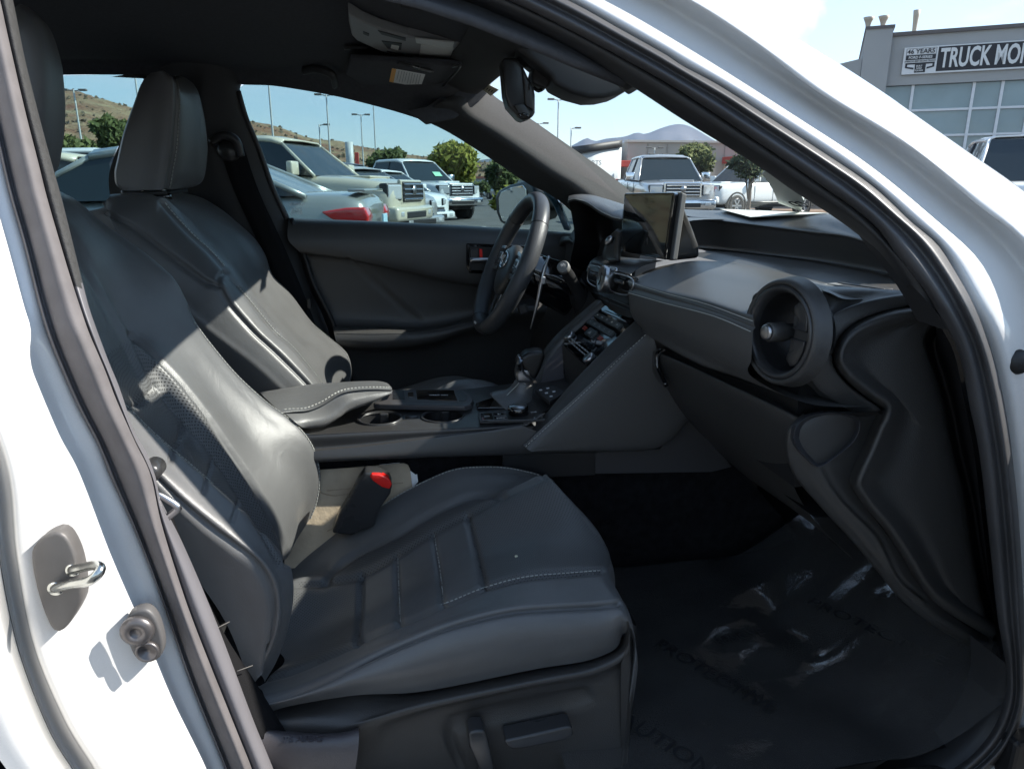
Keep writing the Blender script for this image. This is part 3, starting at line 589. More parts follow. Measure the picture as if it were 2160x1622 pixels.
br = surf('backrest', [
    ys([(120, 700), (180, 830), (290, 1060), (400, 1200), (480, 1320), (530, 1450)], -.615),
    ys([(150, 760), (225, 880), (330, 1010), (440, 1108), (537, 1184), (573, 1250), (577, 1326), (552, 1420)], -.625),
    ys(mixp(N1, N2, .5, 24), -.605), ys(N2, -.565),
    [p+V3((-.03, 0, 0)) for p in ys([(175, 690), (225, 795), (262, 845), (330, 910), (430, 995), (510, 1068), (585, 1165), (600, 1215), (600, 1268), (590, 1326)], -.52)],
    ys(CT, -.42), ys(mixp(CT, FL_, .6, 24), -.34),
    ys([(60, 400), (110, 470), (180, 560), (232, 640), (280, 717), (330, 805), (390, 885), (433, 935), (500, 1030), (548, 1105), (592, 1186)], -.30),
    ys([(70, 395), (120, 440), (190, 530), (240, 640), (275, 703), (327, 748), (377, 798), (433, 870), (477, 935), (530, 1015), (572, 1085), (603, 1180)], -.275),
    ys([(90, 395), (140, 425), (200, 490), (270, 580), (320, 650), (370, 730), (430, 810), (500, 890), (560, 960), (610, 1030), (625, 1100), (607, 1180)], -.215),
    ys([(100, 395), (150, 420), (205, 475), (290, 545), (340, 600), (380, 660), (420, 725), (480, 800), (550, 870), (610, 925), (640, 985), (645, 1050), (630, 1110), (607, 1179)], -.165),
    ys(F2, -.13), [p+V3((-.045, .015, -.01)) for p in ys(F2, -.13)], [p+V3((-.13, .0, -.02)) for p in ys(F2, -.13)]],
    [leather, perf, perfs], cush, k=9, nv=200,
    grooves=[(N1, 6, .010), (F1[1:], 4.5, .006), (FL_[1:], 3.5, .004), (N2[2:6], 3, .002), ([(262, 855), (283, 858), (330, 817)], 4, .006), ([(360, 970), (390, 895)], 3.5, .005), ([(430, 1040), (447, 975)], 3, .004), ([(490, 1100), (505, 1055)], 3, .004)],
    masks=[(F1[1:]+FL_[1:][::-1], 2), ([(200, 760), (280, 717)]+FL_[2:]+[(575, 1190), (545, 1125), (510, 1073), (430, 1000), (330, 915), (262, 850)], 1)])
stitch('stitching', 'backrest', [(x-3, y) for x, y in F2[7:]], stitchm, cush)
stitch('stitching', 'backrest', [(266, 856), (330, 919), (430, 1004), (508, 1075)], stitchm, cush)
# back shell of the backrest
surf('seat_back_shell', [[V3((-.50, Y, 1.02)), V3((-.57, Y, .9)), V3((-.45, Y, .6)), V3((-.30, Y, .35))] for Y in (-.61, -.38, -.13)], darkp, cush, k=5, nv=20, thick=.01)
# headrest (mostly behind the pillar)
def headrest(name, rowsY, m, parent, **kw):
    return surf(name, rowsY, m, parent, **kw)
hs = [(60, 20), (100, 60), (122, 115), (131, 165), (135, 240), (129, 310), (113, 366), (60, 380)]
hrr = [ys([(20, 30), (30, 120), (30, 240), (20, 380)], -.47), ys([(40, 10), (80, 60), (95, 160), (95, 260), (80, 340), (40, 390)], -.44), ys([(50, 12), (92, 55), (112, 115), (120, 165), (124, 240), (118, 310), (100, 366), (50, 385)], -.36), ys(hs, -.27), [p+V3((-.05, .02, 0)) for p in ys(hs, -.27)], [p+V3((-.13, 0, 0)) for p in ys(hs, -.27)]]
surf('headrest', hrr, leather, cush, k=6, nv=40)
# seat base side cover
sb = surf('seat_side_cover', [
    ys([(560, 1500), (620, 1487), (750, 1466), (897, 1455), (1129, 1409), (1240, 1390), (1300, 1365), (1318, 1330), (1321, 1310)], -.60),
    ys([(560, 1530), (640, 1520), (760, 1512), (890, 1478), (1130, 1428), (1245, 1405), (1312, 1372), (1324, 1335), (1322, 1310)], -.630),
    ys([(560, 1600), (700, 1560), (800, 1520), (910, 1490), (1130, 1443), (1250, 1420), (1318, 1385), (1328, 1345), (1325, 1310)], -.638),
    ys([(560, 1640), (780, 1600), (820, 1560), (930, 1515), (1130, 1470), (1250, 1445), (1322, 1400), (1330, 1360), (1325, 1320)], -.630),
    ys([(560, 1800), (760, 1760), (900, 1700), (1100, 1640), (1250, 1600), (1310, 1540), (1328, 1450), (1326, 1350)], -.635),
    ys([(560, 1950), (800, 1950), (1000, 1920), (1200, 1880), (1290, 1780), (1310, 1640), (1310, 1500), (1310, 1400)], -.64)],
    plastic_g, cush, k=7, nv=120, grooves=[([(1235, 1462), (1140, 1480), (990, 1512), (955, 1530), (950, 1560), (975, 1622)], 9, .010)])
surf('seat_front_cover', [[PY(1321, 1310, -.60), PY(1328, 1350, -.630), PY(1326, 1450, -.635), PY(1310, 1640, -.64)], [PY(1321, 1310, -.60)+V3((.03, .06, -.03)), PY(1326, 1450, -.63)+V3((.02, .06, 0)), PY(1310, 1640, -.64)+V3((.02, .06, 0))], [V3((.36, -.13, .40)), V3((.37, -.13, .33)), V3((.36, -.13, .27))]], plastic_g, cush, k=5, nv=20)
def knob(name, px, Y, d, m, parent, bev=.004):
    return polymesh(name, ys(px, Y), (0, d, 0), m, parent, bev=bev, smooth=True, seg=3)
knob('recline_switch', [(988, 1548), (1000, 1541), (1022, 1541), (1030, 1560), (1042, 1615), (1050, 1660), (1022, 1665), (1005, 1610), (990, 1575)], -.662, .03, plastic_s, cush)
knob('slide_switch', [(1065, 1562), (1130, 1548), (1195, 1533), (1208, 1534), (1210, 1552), (1190, 1562), (1110, 1579), (1080, 1582), (1068, 1574)], -.664, .03, plastic_s, cush)
# airbag trim at the belt anchor
ab = surf('airbag_trim', [ys([(500, 1530), (560, 1535), (600, 1540), (660, 1545), (720, 1543), (756, 1534)], -.635), ys([(500, 1535), (560, 1542), (600, 1548), (660, 1553), (720, 1550), (757, 1542)], -.66), ys([(520, 1600), (600, 1590), (680, 1588), (755, 1585)], -.672), ys([(540, 1680), (620, 1680), (740, 1680)], -.668)], mat('lilac_grey_plastic', (.065, .060, .065), .42, bump=('v', 900, .4, .0006)), cush, k=5, nv=50)
ems = mat('embossed_plastic', (.035, .03, .035), .4)
for k_, ch_ in enumerate('SRS AIRBAG'):
    if ch_ == ' ': continue
    x_ = 598+k_*8.4; h_, n_ = hit('airbag_trim', x_, 1560-.1*k_); h2, _ = hit('airbag_trim', x_+6, 1560-.1*k_)
    if h_ and h2: text('embossed_letter', ch_, h_+n_*.0015, h2-h_, n_.cross(h2-h_), .0095, ems, cush, ext=.0006)
# passenger belt running down beside the seat
pb = surf('seat_belt', [ys([(362, 1082), (400, 1180), (470, 1330), (540, 1440), (607, 1548)], -.642), ys([(345, 1078), (375, 1180), (425, 1330), (490, 1470), (545, 1560)], -.672)], beltm, car, k=3, nv=40, thick=.002)
for x0, y0, x1, y1 in ((460, 1323, 484, 1311), (500, 1415, 533, 1403)):
    tube('belt_seam', [PY(x0, y0, -.669), PY(x1, y1, -.652)], .0006, mat('belt_thread', (.10, .095, .09), .8), pb, 6, n=3)
tube('belt_bracket', [PW(322, 1040, .05), PW(340, 1046, .05), PW(374, 1068, .05), PW(370, 1078, .05), PW(352, 1092, .05)], .0042, satin, pb, 8)
lathe('belt_cap', PW(318, 996, .06), (0, -1, 0), [(.011, -.02), (.011, .003), (.008, .007), (.0, .008)], plastic_s, pb, 20)
# buckle between seat and console
Yb = -.19
bk = [(770, 995), (800, 998), (822, 1010), (828, 1022), (824, 1042), (800, 1075), (790, 1110), (740, 1130), (700, 1125), (715, 1085), (740, 1045), (757, 1012)]
bu = polymesh('belt_buckle', [PY(x, y, Yb) for x, y in bk], (0, .035, 0), plastic_s, cush, bev=.006, smooth=True, seg=3)
rdp = [(782, 1002), (806, 1004), (825, 1018), (827, 1028), (816, 1030), (790, 1014)]
bq = [(783, 1001), (795, 1000), (826, 1020), (826, 1030), (815, 1031), (781, 1010)]
polymesh('release_button', [PY(x, y, Yb-.004) for x, y in [(784, 999), (800, 1000), (820, 1010), (827, 1022), (822, 1032), (806, 1028), (786, 1014), (780, 1005)]], (0.0, .02, 0), redm, bu, bev=.003, smooth=True, seg=3)
# ================================================================== driver seat
D2 = [(345, 408), (380, 408), (423, 417), (467, 443), (500, 470), (533, 500), (557, 535), (573, 580), (610, 617), (660, 683), (720, 733), (736, 755), (741, 785), (737, 810), (730, 850)]
DN = [(238, 410), (330, 412), (344, 430), (360, 450), (400, 493), (443, 533), (473, 567), (500, 600), (533, 640), (580, 697), (620, 733), (680, 807), (700, 850)]
DB = [(222, 425), (228, 450), (280, 480), (317, 507), (383, 557), (433, 593), (462, 604), (483, 640), (533, 697), (583, 743), (650, 810), (680, 850)]
ds = surf('driver_seat', [
    [p+V3((-.10, .02, -.02)) for p in ys([(200, 440), (260, 560), (330, 640), (420, 720), (520, 810), (560, 860)], .16)],
    ys([(212, 440), (250, 520), (330, 620), (420, 700), (520, 780), (600, 850)], .13),
    ys([(216, 428), (250, 490), (317, 555), (400, 640), (470, 700), (560, 770), (640, 850)], .13), ys(DB, .145), ys(mixp(DB, DN, .5, 24), .165), ys(DN, .205),
    ys([(300, 408), (365, 430), (420, 490), (480, 550), (520, 600), (560, 655), (600, 700), (650, 755), (705, 835)], .27),
    ys([(320, 407), (375, 425), (430, 480), (490, 540), (530, 600), (575, 655), (620, 705), (670, 750), (715, 840)], .38),
    ys([(330, 407), (385, 415), (440, 450), (500, 515), (545, 580), (590, 635), (640, 695), (700, 750), (725, 845)], .49),
    ys([(338, 407), (390, 410), (450, 440), (510, 490), (550, 540), (572, 590), (610, 630), (660, 695), (715, 742), (732, 800), (728, 848)], .56), ys(D2, .61), [p+V3((-.05, .01, 0)) for p in ys(D2, .61)], [p+V3((-.15, 0, -.02)) for p in ys(D2, .61)]],
    [leather, perfs], car, k=7, nv=150, grooves=[(DB[1:], 4.5, .009), (DN[1:], 4, .005), ([(462, 604), (462, 585), (480, 573)], 4, .006), ([(490, 590), (520, 620), (560, 668), (590, 705)], 3, .003)],
    masks=[([(490, 590), (512, 605), (560, 655), (595, 708), (560, 672), (520, 630)], 1)])
stitch('stitching', 'driver_seat', [(x-2, y) for x, y in D2[9:14]], stitchm, ds)
stitch('stitching', 'driver_seat', [(x+4, y-1) for x, y in DN[2:7]], stitchm, ds, ln=.006, w=.002)
stitch('stitching', 'driver_seat', [(x+1, y+3) for x, y in DN[7:12]], stitchm, ds)
# driver cushion
surf('seat_cushion', [ys([(600, 900), (800, 905), (940, 850), (1000, 830), (1080, 860), (1130, 900)], .14), ys([(600, 880), (800, 870), (930, 815), (975, 800), (1030, 805), (1080, 830), (1130, 870)], .20), ys([(640, 870), (800, 860), (930, 818), (1000, 808), (1070, 832), (1130, 870)], .32), ys([(640, 850), (800, 845), (930, 800), (980, 800), (1040, 812), (1110, 850)], .45), ys([(640, 840), (800, 830), (930, 795), (1000, 800), (1060, 830), (1110, 860)], .58)], leather, ds, k=6, nv=50)
# driver headrest: side face + front face
HA = [(330, 165), (370, 160), (395, 168), (415, 190), (428, 235), (436, 290), (437, 330), (430, 375), (415, 392), (385, 398)]   # far silhouette
HSm = [(350, 148), (366, 160), (372, 185), (374, 225), (371, 270), (368, 315), (362, 350), (355, 390), (352, 400)]           # seam
HL = [(318, 155), (300, 175), (285, 215), (262, 280), (248, 340), (243, 365), (246, 390), (258, 402)]                          # rear silhouette of near side face
hd_ = surf('headrest', [
    [p+V3((-.02, .22, 0)) for p in ys(HL, .23)], [p+V3((-.012, .05, 0)) for p in ys(HL, .23)], ys(HL, .225), ys(mixp(HL, HSm, .12, 20), .215), ys(mixp(HL, HSm, .5, 20), .21), ys(mixp(HL, HSm, .85, 20), .215), ys(HSm, .232), ys(mixp(HSm, HA, .35, 20), .28), ys(mixp(HSm, HA, .8, 20), .41), ys(HA, .47), [p+V3((-.04, .015, 0)) for p in ys(HA, .47)], [p+V3((-.1, 0, 0)) for p in ys(HA, .47)]],
    leather, ds, k=6, nv=60, grooves=[(HSm, 4, .005)])
surf('headrest_base', [[PY(x, y, Y) for x, y in ((258, 402), (300, 404), (352, 402))] for Y in (.225, .35)]+[[PY(x, y, .46) for x, y in ((300, 402), (360, 400), (395, 397))]], darkp, ds, k=4, nv=12, thick=.01)
stitch('stitching', 'headrest.001' if False else 'headrest', [(x+4, y) for x, y in HSm[1:]], stitchm, ds, ln=.006)
for x, y in ((296, 402), (341, 404)):
    p_ = PY(x, y-6, .34 if x > 300 else .30)
    tube('headrest_post', [p_+V3((0, 0, .02)), p_+V3((.008, 0, -.05))], .006, chrome, ds, 12, n=4)
lathe('post_collar', PY(343, 412, .335), (0, 0, 1), [(.02, -.01), (.02, .0), (.016, .005), (.007, .006)], piano, ds, 20)
# ================================================================== dashboard
def xs(pts, X):
    if hasattr(X, '__len__'):
        n = len(pts)-1; return [PX(p[0], p[1], np.interp(i/n, np.linspace(0, 1, len(X)), X)) for i, p in enumerate(pts)]
    return [PX(x, y, X) for x, y in pts]
seam1 = [(1326, 597), (1400, 620), (1488, 643), (1590, 680)]
seam2 = [(1326, 615), (1400, 636), (1506, 664), (1588, 698)]
def lat(X, z, Ys=(.0, -.15, -.3, -.45, -.62), dX=.04, dz=-.004): return [V3((X+dX*((y+.0)/-.62)**2*1.0, y, z+dz*(y/-.62))) for y in Ys]
dash = surf('dashboard', [
    lat(.70, .935, (-.12, -.25, -.4, -.5, -.60)), lat(.60, .939, (-.12, -.25, -.4, -.5, -.60)), lat(.54, .930, (-.14, -.25, -.35, -.42, -.47)), xs([(1332, 588), (1400, 606), (1488, 627), (1590, 660)], (.478, .488, .50)),
    xs(seam1, (.466, .478, .492)), xs(seam2, (.462, .474, .488)), xs([(1332, 660), (1400, 682), (1490, 718), (1585, 756)], (.462, .474, .488)),
    xs([(1352, 690), (1400, 712), (1481, 752), (1585, 794)], (.474, .486, .50)), xs([(1365, 702), (1400, 727), (1481, 770), (1569, 800), (1700, 850)], (.50, .505, .54)),
    [p+V3((.10, 0, -.012)) for p in xs([(1365, 702), (1400, 727), (1481, 770), (1569, 800), (1700, 850)], (.50, .505, .54))]],
    dashpad, car, k=7, nv=110, grooves=[(mixp(seam1, seam2, .5), 5, .004)])
stitch('stitching', 'dashboard', [(x, y-2) for x, y in seam1[:4]], stitchm, dash, ln=.004, gap=.0022, w=.0011)
stitch('stitching', 'dashboard', [(x, y+3) for x, y in seam2[:4]], stitchm, dash, ln=.004, gap=.0022, w=.0011)
surf('pad_end', [xs([(1440, 553), (1390, 563), (1350, 578), (1332, 597), (1328, 620), (1332, 660), (1365, 702)], (.66, .58, .50, .47, .463, .463, .50)), [p+V3((.01, .02, -.01)) for p in xs([(1440, 553), (1390, 563), (1350, 578), (1332, 597), (1328, 620), (1332, 660), (1365, 702)], (.66, .58, .50, .48, .473, .473, .51))], [p+V3((.05, .035, -.02)) for p in xs([(1440, 553), (1390, 563), (1350, 578), (1332, 597), (1328, 620), (1332, 660), (1365, 702)], (.66, .58, .50, .48, .473, .473, .51))]], dashpad, dash, k=5, nv=50)
# upper deck with the deep slot below it
T0 = [(1316, 430), (1380, 440), (1440, 442), (1560, 446), (1680, 452), (1745, 453), (1810, 478), (1900, 530)]
T1 = [(1320, 445), (1440, 455), (1463, 459), (1576, 472), (1699, 488), (1798, 502), (1890, 545)]
T2 = [(1320, 500), (1440, 520), (1476, 523), (1646, 541), (1770, 560), (1893, 587), (1930, 600)]
T3 = [(1320, 540), (1440, 553), (1480, 545), (1646, 562), (1770, 585), (1880, 604), (1930, 612)]
surf('dash_deck', [[p+V3((.05, 0, -.01)) for p in xs(T0, (.86, .93, .90, .85, .78))], xs(T0, (.84, .90, .88, .84, .76)), xs(mixp(T0, T1, .6, 20), (.82, .83, .82, .80, .75)), xs(T1, (.80, .80, .79, .76)), [p+V3((.012, 0, -.004)) for p in xs([(x, y+6) for x, y in T1], (.80, .80, .79, .76))], [p+V3((.03, 0, 0)) for p in xs(T2, (.80, .80, .79, .75))], xs(T2, (.80, .80, .79, .75))], dashpad, dash, k=6, nv=80)
surf('dash_shelf', [xs(T2, (.81, .81, .80, .76)), [V3((.735+.0*y, y, .9385)) for y in (.12, -.1, -.3, -.5, -.60)], [V3((.68, y, .932)) for y in (.12, -.1, -.3, -.5, -.60)]], dashpad, dash, k=5, nv=60)
surf('driver_deck', [[V3((.70, .66, 1.0)), V3((.85, .40, 1.0)), V3((.88, .16, 1.005))], [V3((.60, .66, .985)), V3((.68, .4, 1.0)), V3((.70, .16, 1.0))], [V3((.55, .66, .93)), V3((.60, .4, .95)), V3((.60, .16, .93))], [V3((.52, .69, .80)), V3((.58, .4, .80)), V3((.58, .16, .80))]], dashpad, dash, k=6, nv=30)
# defroster grille on the shelf
for i, (a, b) in enumerate((((1742, 595), (1790, 594)), ((1793, 597), (1870, 606)))):
    pass
gx = [(1728, 600), (1790, 593), (1885, 608), (1850, 617)]
gr_ = polymesh('defroster_grille', [PZ(x, y, .9395) for x, y in gx], (0, 0, -.008), darkp, dash, bev=.002)
for a, b in (((1746, 600), (1850, 614)), ((1768, 597), (1866, 611))):
    A_, B_ = PZ(*a, .9400), PZ(*b, .9400); tube('slat', [A_, B_], .0011, plastic_s, gr_, 6)
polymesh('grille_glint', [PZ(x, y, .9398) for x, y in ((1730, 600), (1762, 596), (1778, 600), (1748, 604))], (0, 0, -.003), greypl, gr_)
# round passenger vent
vn = V3((-.985, -.16, .05)).normalized(); vc = PX(1640, 701, .505)
vp = lathe('round_vent', vc, vn, [(.0735, -.022), (.0725, -.017), (.0710, -.010), (.070, -.003), (.067, .0015), (.0635, .0005), (.0615, -.003)], plastic, dash, 48, caps=False)
lathe('vent_ring', vc, vn, [(.0620, -.004), (.0615, .001), (.0575, .0015), (.0545, -.001), (.0525, -.006), (.0520, -.012)], plastic_s, vp, 48, caps=False)
lathe('vent_bowl', vc, vn, [(.0530, -.011), (.050, -.03), (.044, -.055), (.0001, -.062)], rubber_k, vp, 40, caps=False)
vx = V3((0, 1, 0)); vx = (vx-vn*vx.dot(vn)).normalized(); vu = vn.cross(vx); vu = vu if vu.z > 0 else -vu
rt_ = PX(1700, 700, .505)-vc; sgn = 1 if vx.dot(rt_) > 0 else -1; vr = vx*sgn
bl_ = []
for s in (-1, 1):
    o_ = [(-.004, .006*s), (.012, .010*s), (.014, .020*s), (.004, .026*s), (.002, .036*s), (.012, .044*s), (.022, .040*s), (.030, .022*s), (.032, .006*s)]
    polymesh('vent_blade', [vc+vr*(a+.002)+vu*b-vn*.016 for a, b in o_], -vn*.012, plastic_s, vp, bev=.002, smooth=True)
polymesh('vent_blade', [vc+vr*a+vu*b-vn*.02 for a, b in ((.004, .03), (.036, .025), (.038, -.025), (.004, -.03))], -vn*.006, plastic, vp, bev=.001)
kn = lathe('vent_knob', vc-vn*.018-vr*.002, vn, [(.011, -.01), (.011, .004), (.013, .006), (.013, .030), (.0115, .032)], plastic, vp, 24)
lathe('knob_tip', vc-vn*.018-vr*.002, vn, [(.0105, .031), (.010, .036), (.008, .037), (.0, .037)], satin, kn, 24)
# end cap of the dash with the grained band
E0 = [(1640, 596), (1690, 606), (1706, 640), (1710, 682), (1700, 722), (1680, 768), (1650, 800)]
EI = [(1955, 616), (1893, 620), (1822, 634), (1770, 653), (1734, 678), (1710, 717), (1701, 745), (1706, 787), (1727, 822), (1773, 854), (1800, 868)]
EO = [(1970, 640), (1893, 650), (1840, 664), (1798, 685), (1770, 713), (1757, 748), (1760, 775), (1785, 808), (1815, 832), (1850, 856), (1862, 866)]
surf('dash_corner', [xs([(1650, 594), (1700, 590), (1760, 606), (1830, 622), (1955, 612)][::1], (.56, .60, .62, .66, .72)), ys([(1660, 596), (1700, 600), (1750, 618), (1800, 632), (1950, 618)], -.62)], dashpad, dash, k=6, nv=30)
surf('dash_end', [xs(E0, (.54, .532, .53, .53, .532, .54)), xs(mixp(E0, EI, .25, 24), (.60, .555, .545, .545, .55, .57)), ys(mixp(E0, EI, .62, 24), -.605), ys(EI, -.632), ys(mixp(EI, EO, .12, 24), -.640), ys(mixp(EI, EO, .88, 24), -.648), ys(EO, -.640), ys(EO, -.60)], [dashpad, plastic_g], dash, k=7, nv=110,
     masks=[(EI+EO[::-1], 1)], grooves=[(EI[:8], 2.5, .002), ([(1692, 717), (1757, 748)], 2.0, .002)])
# underside between the pad and the glove box
surf('dash_under', [xs([(1365, 702), (1400, 727), (1481, 770), (1569, 800), (1650, 835), (1750, 868), (1850, 870)], (.52, .53, .58, .60)), xs([(1375, 735), (1450, 768), (1560, 822), (1640, 860), (1700, 880), (1800, 880), (1860, 875)], (.58, .60, .64, .64))], rubber_k, dash, k=4, nv=40)
# glove box
GT = [(1388, 738), (1450, 765), (1550, 812), (1630, 850), (1690, 880)]
gb = surf('glove_box', [[p+V3((.05, 0, .004)) for p in xs(GT, (.52, .535, .56))], xs([(x, y-1) for x, y in GT], (.53, .545, .57)), xs([(x-2, y+7) for x, y in GT], (.518, .53, .555)), xs([(1383, 775), (1440, 805), (1530, 855), (1610, 905), (1665, 945)], (.525, .535, .56)),
     xs([(1402, 818), (1455, 862), (1530, 925), (1600, 975), (1670, 1015)], (.55, .56, .585)), xs([(1420, 850), (1470, 905), (1540, 975), (1620, 1035), (1720, 1100)], (.59, .62, .66)), xs([(1440, 870), (1500, 930), (1600, 1020), (1700, 1090), (1800, 1180)], (.66, .72, .74))], plastic, dash, k=7, nv=90)
surf('glove_box_edge', [xs([(1372, 742), (1372, 770), (1385, 800), (1402, 818)], .515), xs([(1390, 736), (1383, 745), (1385, 775), (1400, 812)], .51)], piano, gb, k=4, nv=20, thick=.008)
tube('edge_bead', xs([(1402, 738), (1390, 748), (1386, 765), (1387, 776)], .510), .0013, satin, gb, 6)
# lower end of the dash with a scooped recess
LE = [(1695, 872), (1664, 900), (1658, 945), (1675, 1000), (1730, 1065), (1795, 1135), (1850, 1200), (1905, 1265), (2000, 1335), (2090, 1375)]
LR = [(1862, 864), (1852, 890), (1828, 950), (1806, 1000), (1803, 1030), (1830, 1075), (1870, 1125), (1915, 1190), (1990, 1285), (2095, 1352)]
RG = [(1726, 986), (1745, 1020), (1775, 1060), (1820, 1105), (1848, 1135), (1870, 1180), (1895, 1225), (1945, 1268)]
surf('dash_lower_end', [[p+V3((.06, .05, 0)) for p in ys(LE, -.62)], ys(LE, -.615), ys(mixp(LE, LR, .15, 30), -.632), ys(mixp(LE, LR, .5, 30), -.638), ys(LR, -.632)], plastic, dash, k=8, nv=120, grooves=[(RG, 3.5, -.003), ([(x+8, y-3) for x, y in RG], 4, .002)])
SCO = [(1673, 925), (1677, 903), (1690, 886), (1715, 875), (1750, 870), (1790, 874), (1812, 884), (1814, 905), (1800, 932), (1765, 962), (1727, 985), (1700, 965), (1682, 945)]
cx_, cy_ = 1742, 915
def shr(f): return [(cx_+(x-cx_)*f, cy_+(y-cy_)*f) for x, y in SCO]
def loop(P): return list(P)+[P[0]]
sc_ = surf('scoop', [loop([p+V3((0, .006, 0)) for p in ys(shr(1.02), -.640)]), loop(ys(shr(1.0), -.6455)), loop(ys(shr(.965), -.6455)), loop(ys(shr(.92), -.640)), loop(ys(shr(.7), -.625)), loop(ys(shr(.35), -.617)), loop(ys(shr(.02), -.614))], mat('smooth_plastic', (.03, .031, .036), .3, var=.06), dash, k=5, nv=60)
# side cover (kick panel)
K1 = [(1985, 650), (1963, 645), (1893, 652), (1842, 667), (1800, 688), (1773, 715), (1761, 748), (1765, 775), (1790, 806), (1818, 830), (1850, 853), (1866, 864), (1853, 890), (1828, 950), (1805, 1000), (1801, 1028), (1828, 1072), (1870, 1122), (1912, 1185), (1945, 1240), (1990, 1285), (2092, 1348)]
K4 = [(1992, 668), (1962, 692), (1950, 715), (1955, 750), (1968, 790), (1990, 870), (2008, 960), (2030, 1050), (2046, 1150), (2065, 1250), (2096, 1352)]
kk = rs([(x, y, 0) for x, y in K1], 40); 
def inset(P, d):
    P = rs([(x, y, 0) for x, y in P], 60)[:, :2]; T = np.gradient(P, axis=0); T /= np.linalg.norm(T, axis=1, keepdims=True)
    return [tuple(q) for q in P+np.stack([T[:, 1], -T[:, 0]], 1)*d]
surf('side_cover', [[p+V3((.01, .03, 0)) for p in ys(K1, -.648)], ys(K1, -.648), ys(inset(K1, 5), -.662), ys(inset(K1, 15), -.668), ys(inset(K1, 27), -.664), ys(mixp(inset(K1, 34), K4, .15, 60), -.655), ys(mixp(K1, K4, .6, 40), -.658), ys(K4, -.655), ys(K4, -.62)], plastic_g, dash, k=5, nv=150)
surf('kick_recess', [ys(K4, -.625), ys([(x+25, y) for x, y in K4], -.61), wl([(1935, 600), (1985, 690), (2015, 752), (2036, 857), (2056, 963), (2078, 1150), (2095, 1300), (2110, 1385)], .03)], rubber_k, dash, k=4, nv=40)
# ---- driver side lower dash, binnacle
surf('binnacle_hood', [
    xs([(1197, 428), (1215, 424), (1240, 434), (1266, 452), (1293, 464), (1311, 468)], (.50, .515)), xs([(1198, 421), (1215, 419), (1240, 427), (1266, 444), (1293, 457), (1312, 461)], (.497, .512)),
    xs([(1199, 416), (1218, 413), (1245, 417), (1270, 428), (1295, 440), (1316, 447)], (.52, .53)), xs([(1201, 412), (1225, 410), (1250, 412), (1275, 419), (1300, 427), (1320, 433)], (.57, .58)), xs([(1215, 416), (1240, 414), (1270, 420), (1320, 436)], (.68, .68))], dashpad, dash, k=7, nv=60, thick=.004)
stitch('stitching', 'binnacle_hood', [(1200, 422), (1215, 420), (1240, 428), (1266, 445), (1293, 458), (1310, 462)], stitchm, dash, ln=.0045, gap=.002, w=.0018)
surf('instrument_cowl', [xs([(1199, 424), (1205, 450), (1212, 500), (1205, 540), (1200, 575)], (.50, .50, .50, .49, .48)), xs([(1225, 430), (1245, 470), (1250, 520), (1240, 560), (1230, 600)], .56), xs([(1275, 450), (1285, 480), (1285, 520), (1270, 560), (1250, 600)], .60), xs([(1313, 462), (1313, 500), (1310, 540), (1290, 560), (1262, 600)], .56)], rubber_k, dash, k=5, nv=40)
surf('cowl_arm', [xs([(1297, 487), (1284, 500), (1275, 520), (1270, 545), (1285, 548)], .50), xs([(1305, 490), (1302, 510), (1300, 530), (1300, 545), (1302, 548)], .505)], plastic, dash, k=4, nv=24, thick=.01)
lathe('round_knob', PX(1288, 508, .497), (-.8, -.5, .1), [(.012, 0), (.012, .008), (.010, .010), (.0, .010)], satin, dash, 20, sx=.6)
surf('knee_panel', [xs([(1205, 556), (1235, 600), (1262, 640), (1300, 668)], (.50, .49)), xs([(1180, 600), (1215, 640), (1240, 670), (1260, 690)], (.485, .47)), xs([(1150, 660), (1170, 690), (1190, 715), (1200, 730)], (.46, .44)), xs([(1118, 720), (1125, 760), (1140, 790), (1160, 800)], (.44, .42))], plastic, dash, k=6, nv=40)
surf('driver_footwell', [[V3((.62, Y, .85)), V3((.80, Y, .60)), V3((1.0, Y, .4)), V3((.9, Y, .27))] for Y in (.70, .14)], rubber_k, dash, k=3, nv=20)
surf('driver_vent', [xs([(1165, 560), (1168, 520), (1180, 503), (1200, 498), (1208, 505)], .53), xs([(1172, 565), (1175, 525), (1185, 511), (1200, 507), (1208, 512)], .52), xs([(1178, 565), (1182, 530), (1190, 518), (1202, 513), (1208, 520)], .535)], plastic, dash, k=4, nv=30)
# ---- central screen
F_ = [PY(1317, 408, .12), PY(1424, 406, -.095), PY(1404, 549, -.095), PY(1308, 531, .12)]
def bil(F, u, v): return F[0]*(1-u)*(1-v)+F[1]*u*(1-v)+F[2]*u*v+F[3]*(1-u)*v
scr = polymesh('display_screen', [bil(F_, u, v) for u, v in ((0.0, .03), (.02, 0), (.97, 0), (1, .03), (1, 1), (0, 1))], (.014, .012, 0), piano, dash, bev=.0025)
polymesh('display_glass', [bil(F_, u, v)+V3((-.0014, -.0006, 0)) for u, v in ((.03, .045), (.965, .045), (.965, .93), (.03, .93))], (.0006, 0, 0), mat('screen_glass', (.012, .014, .015), .035, coat=1, spec=1.0), scr)
SB = [p+V3((.015, -.001, 0)) for p in (F_[1], F_[2])]
polymesh('screen_frame', [F_[1]+V3((.0145, 0, 0)), F_[1]+V3((.026, .002, -.004)), F_[2]+V3((.026, .002, 0)), F_[2]+V3((.0145, 0, 0))], (0, .21, 0), greypl, scr, bev=.002)
polymesh('screen_housing', ys([(1437, 418), (1446, 440), (1466, 490), (1476, 518), (1478, 545), (1412, 552)], -.082), (0, .17, .0), plastic, scr, bev=.012, smooth=True, seg=4)
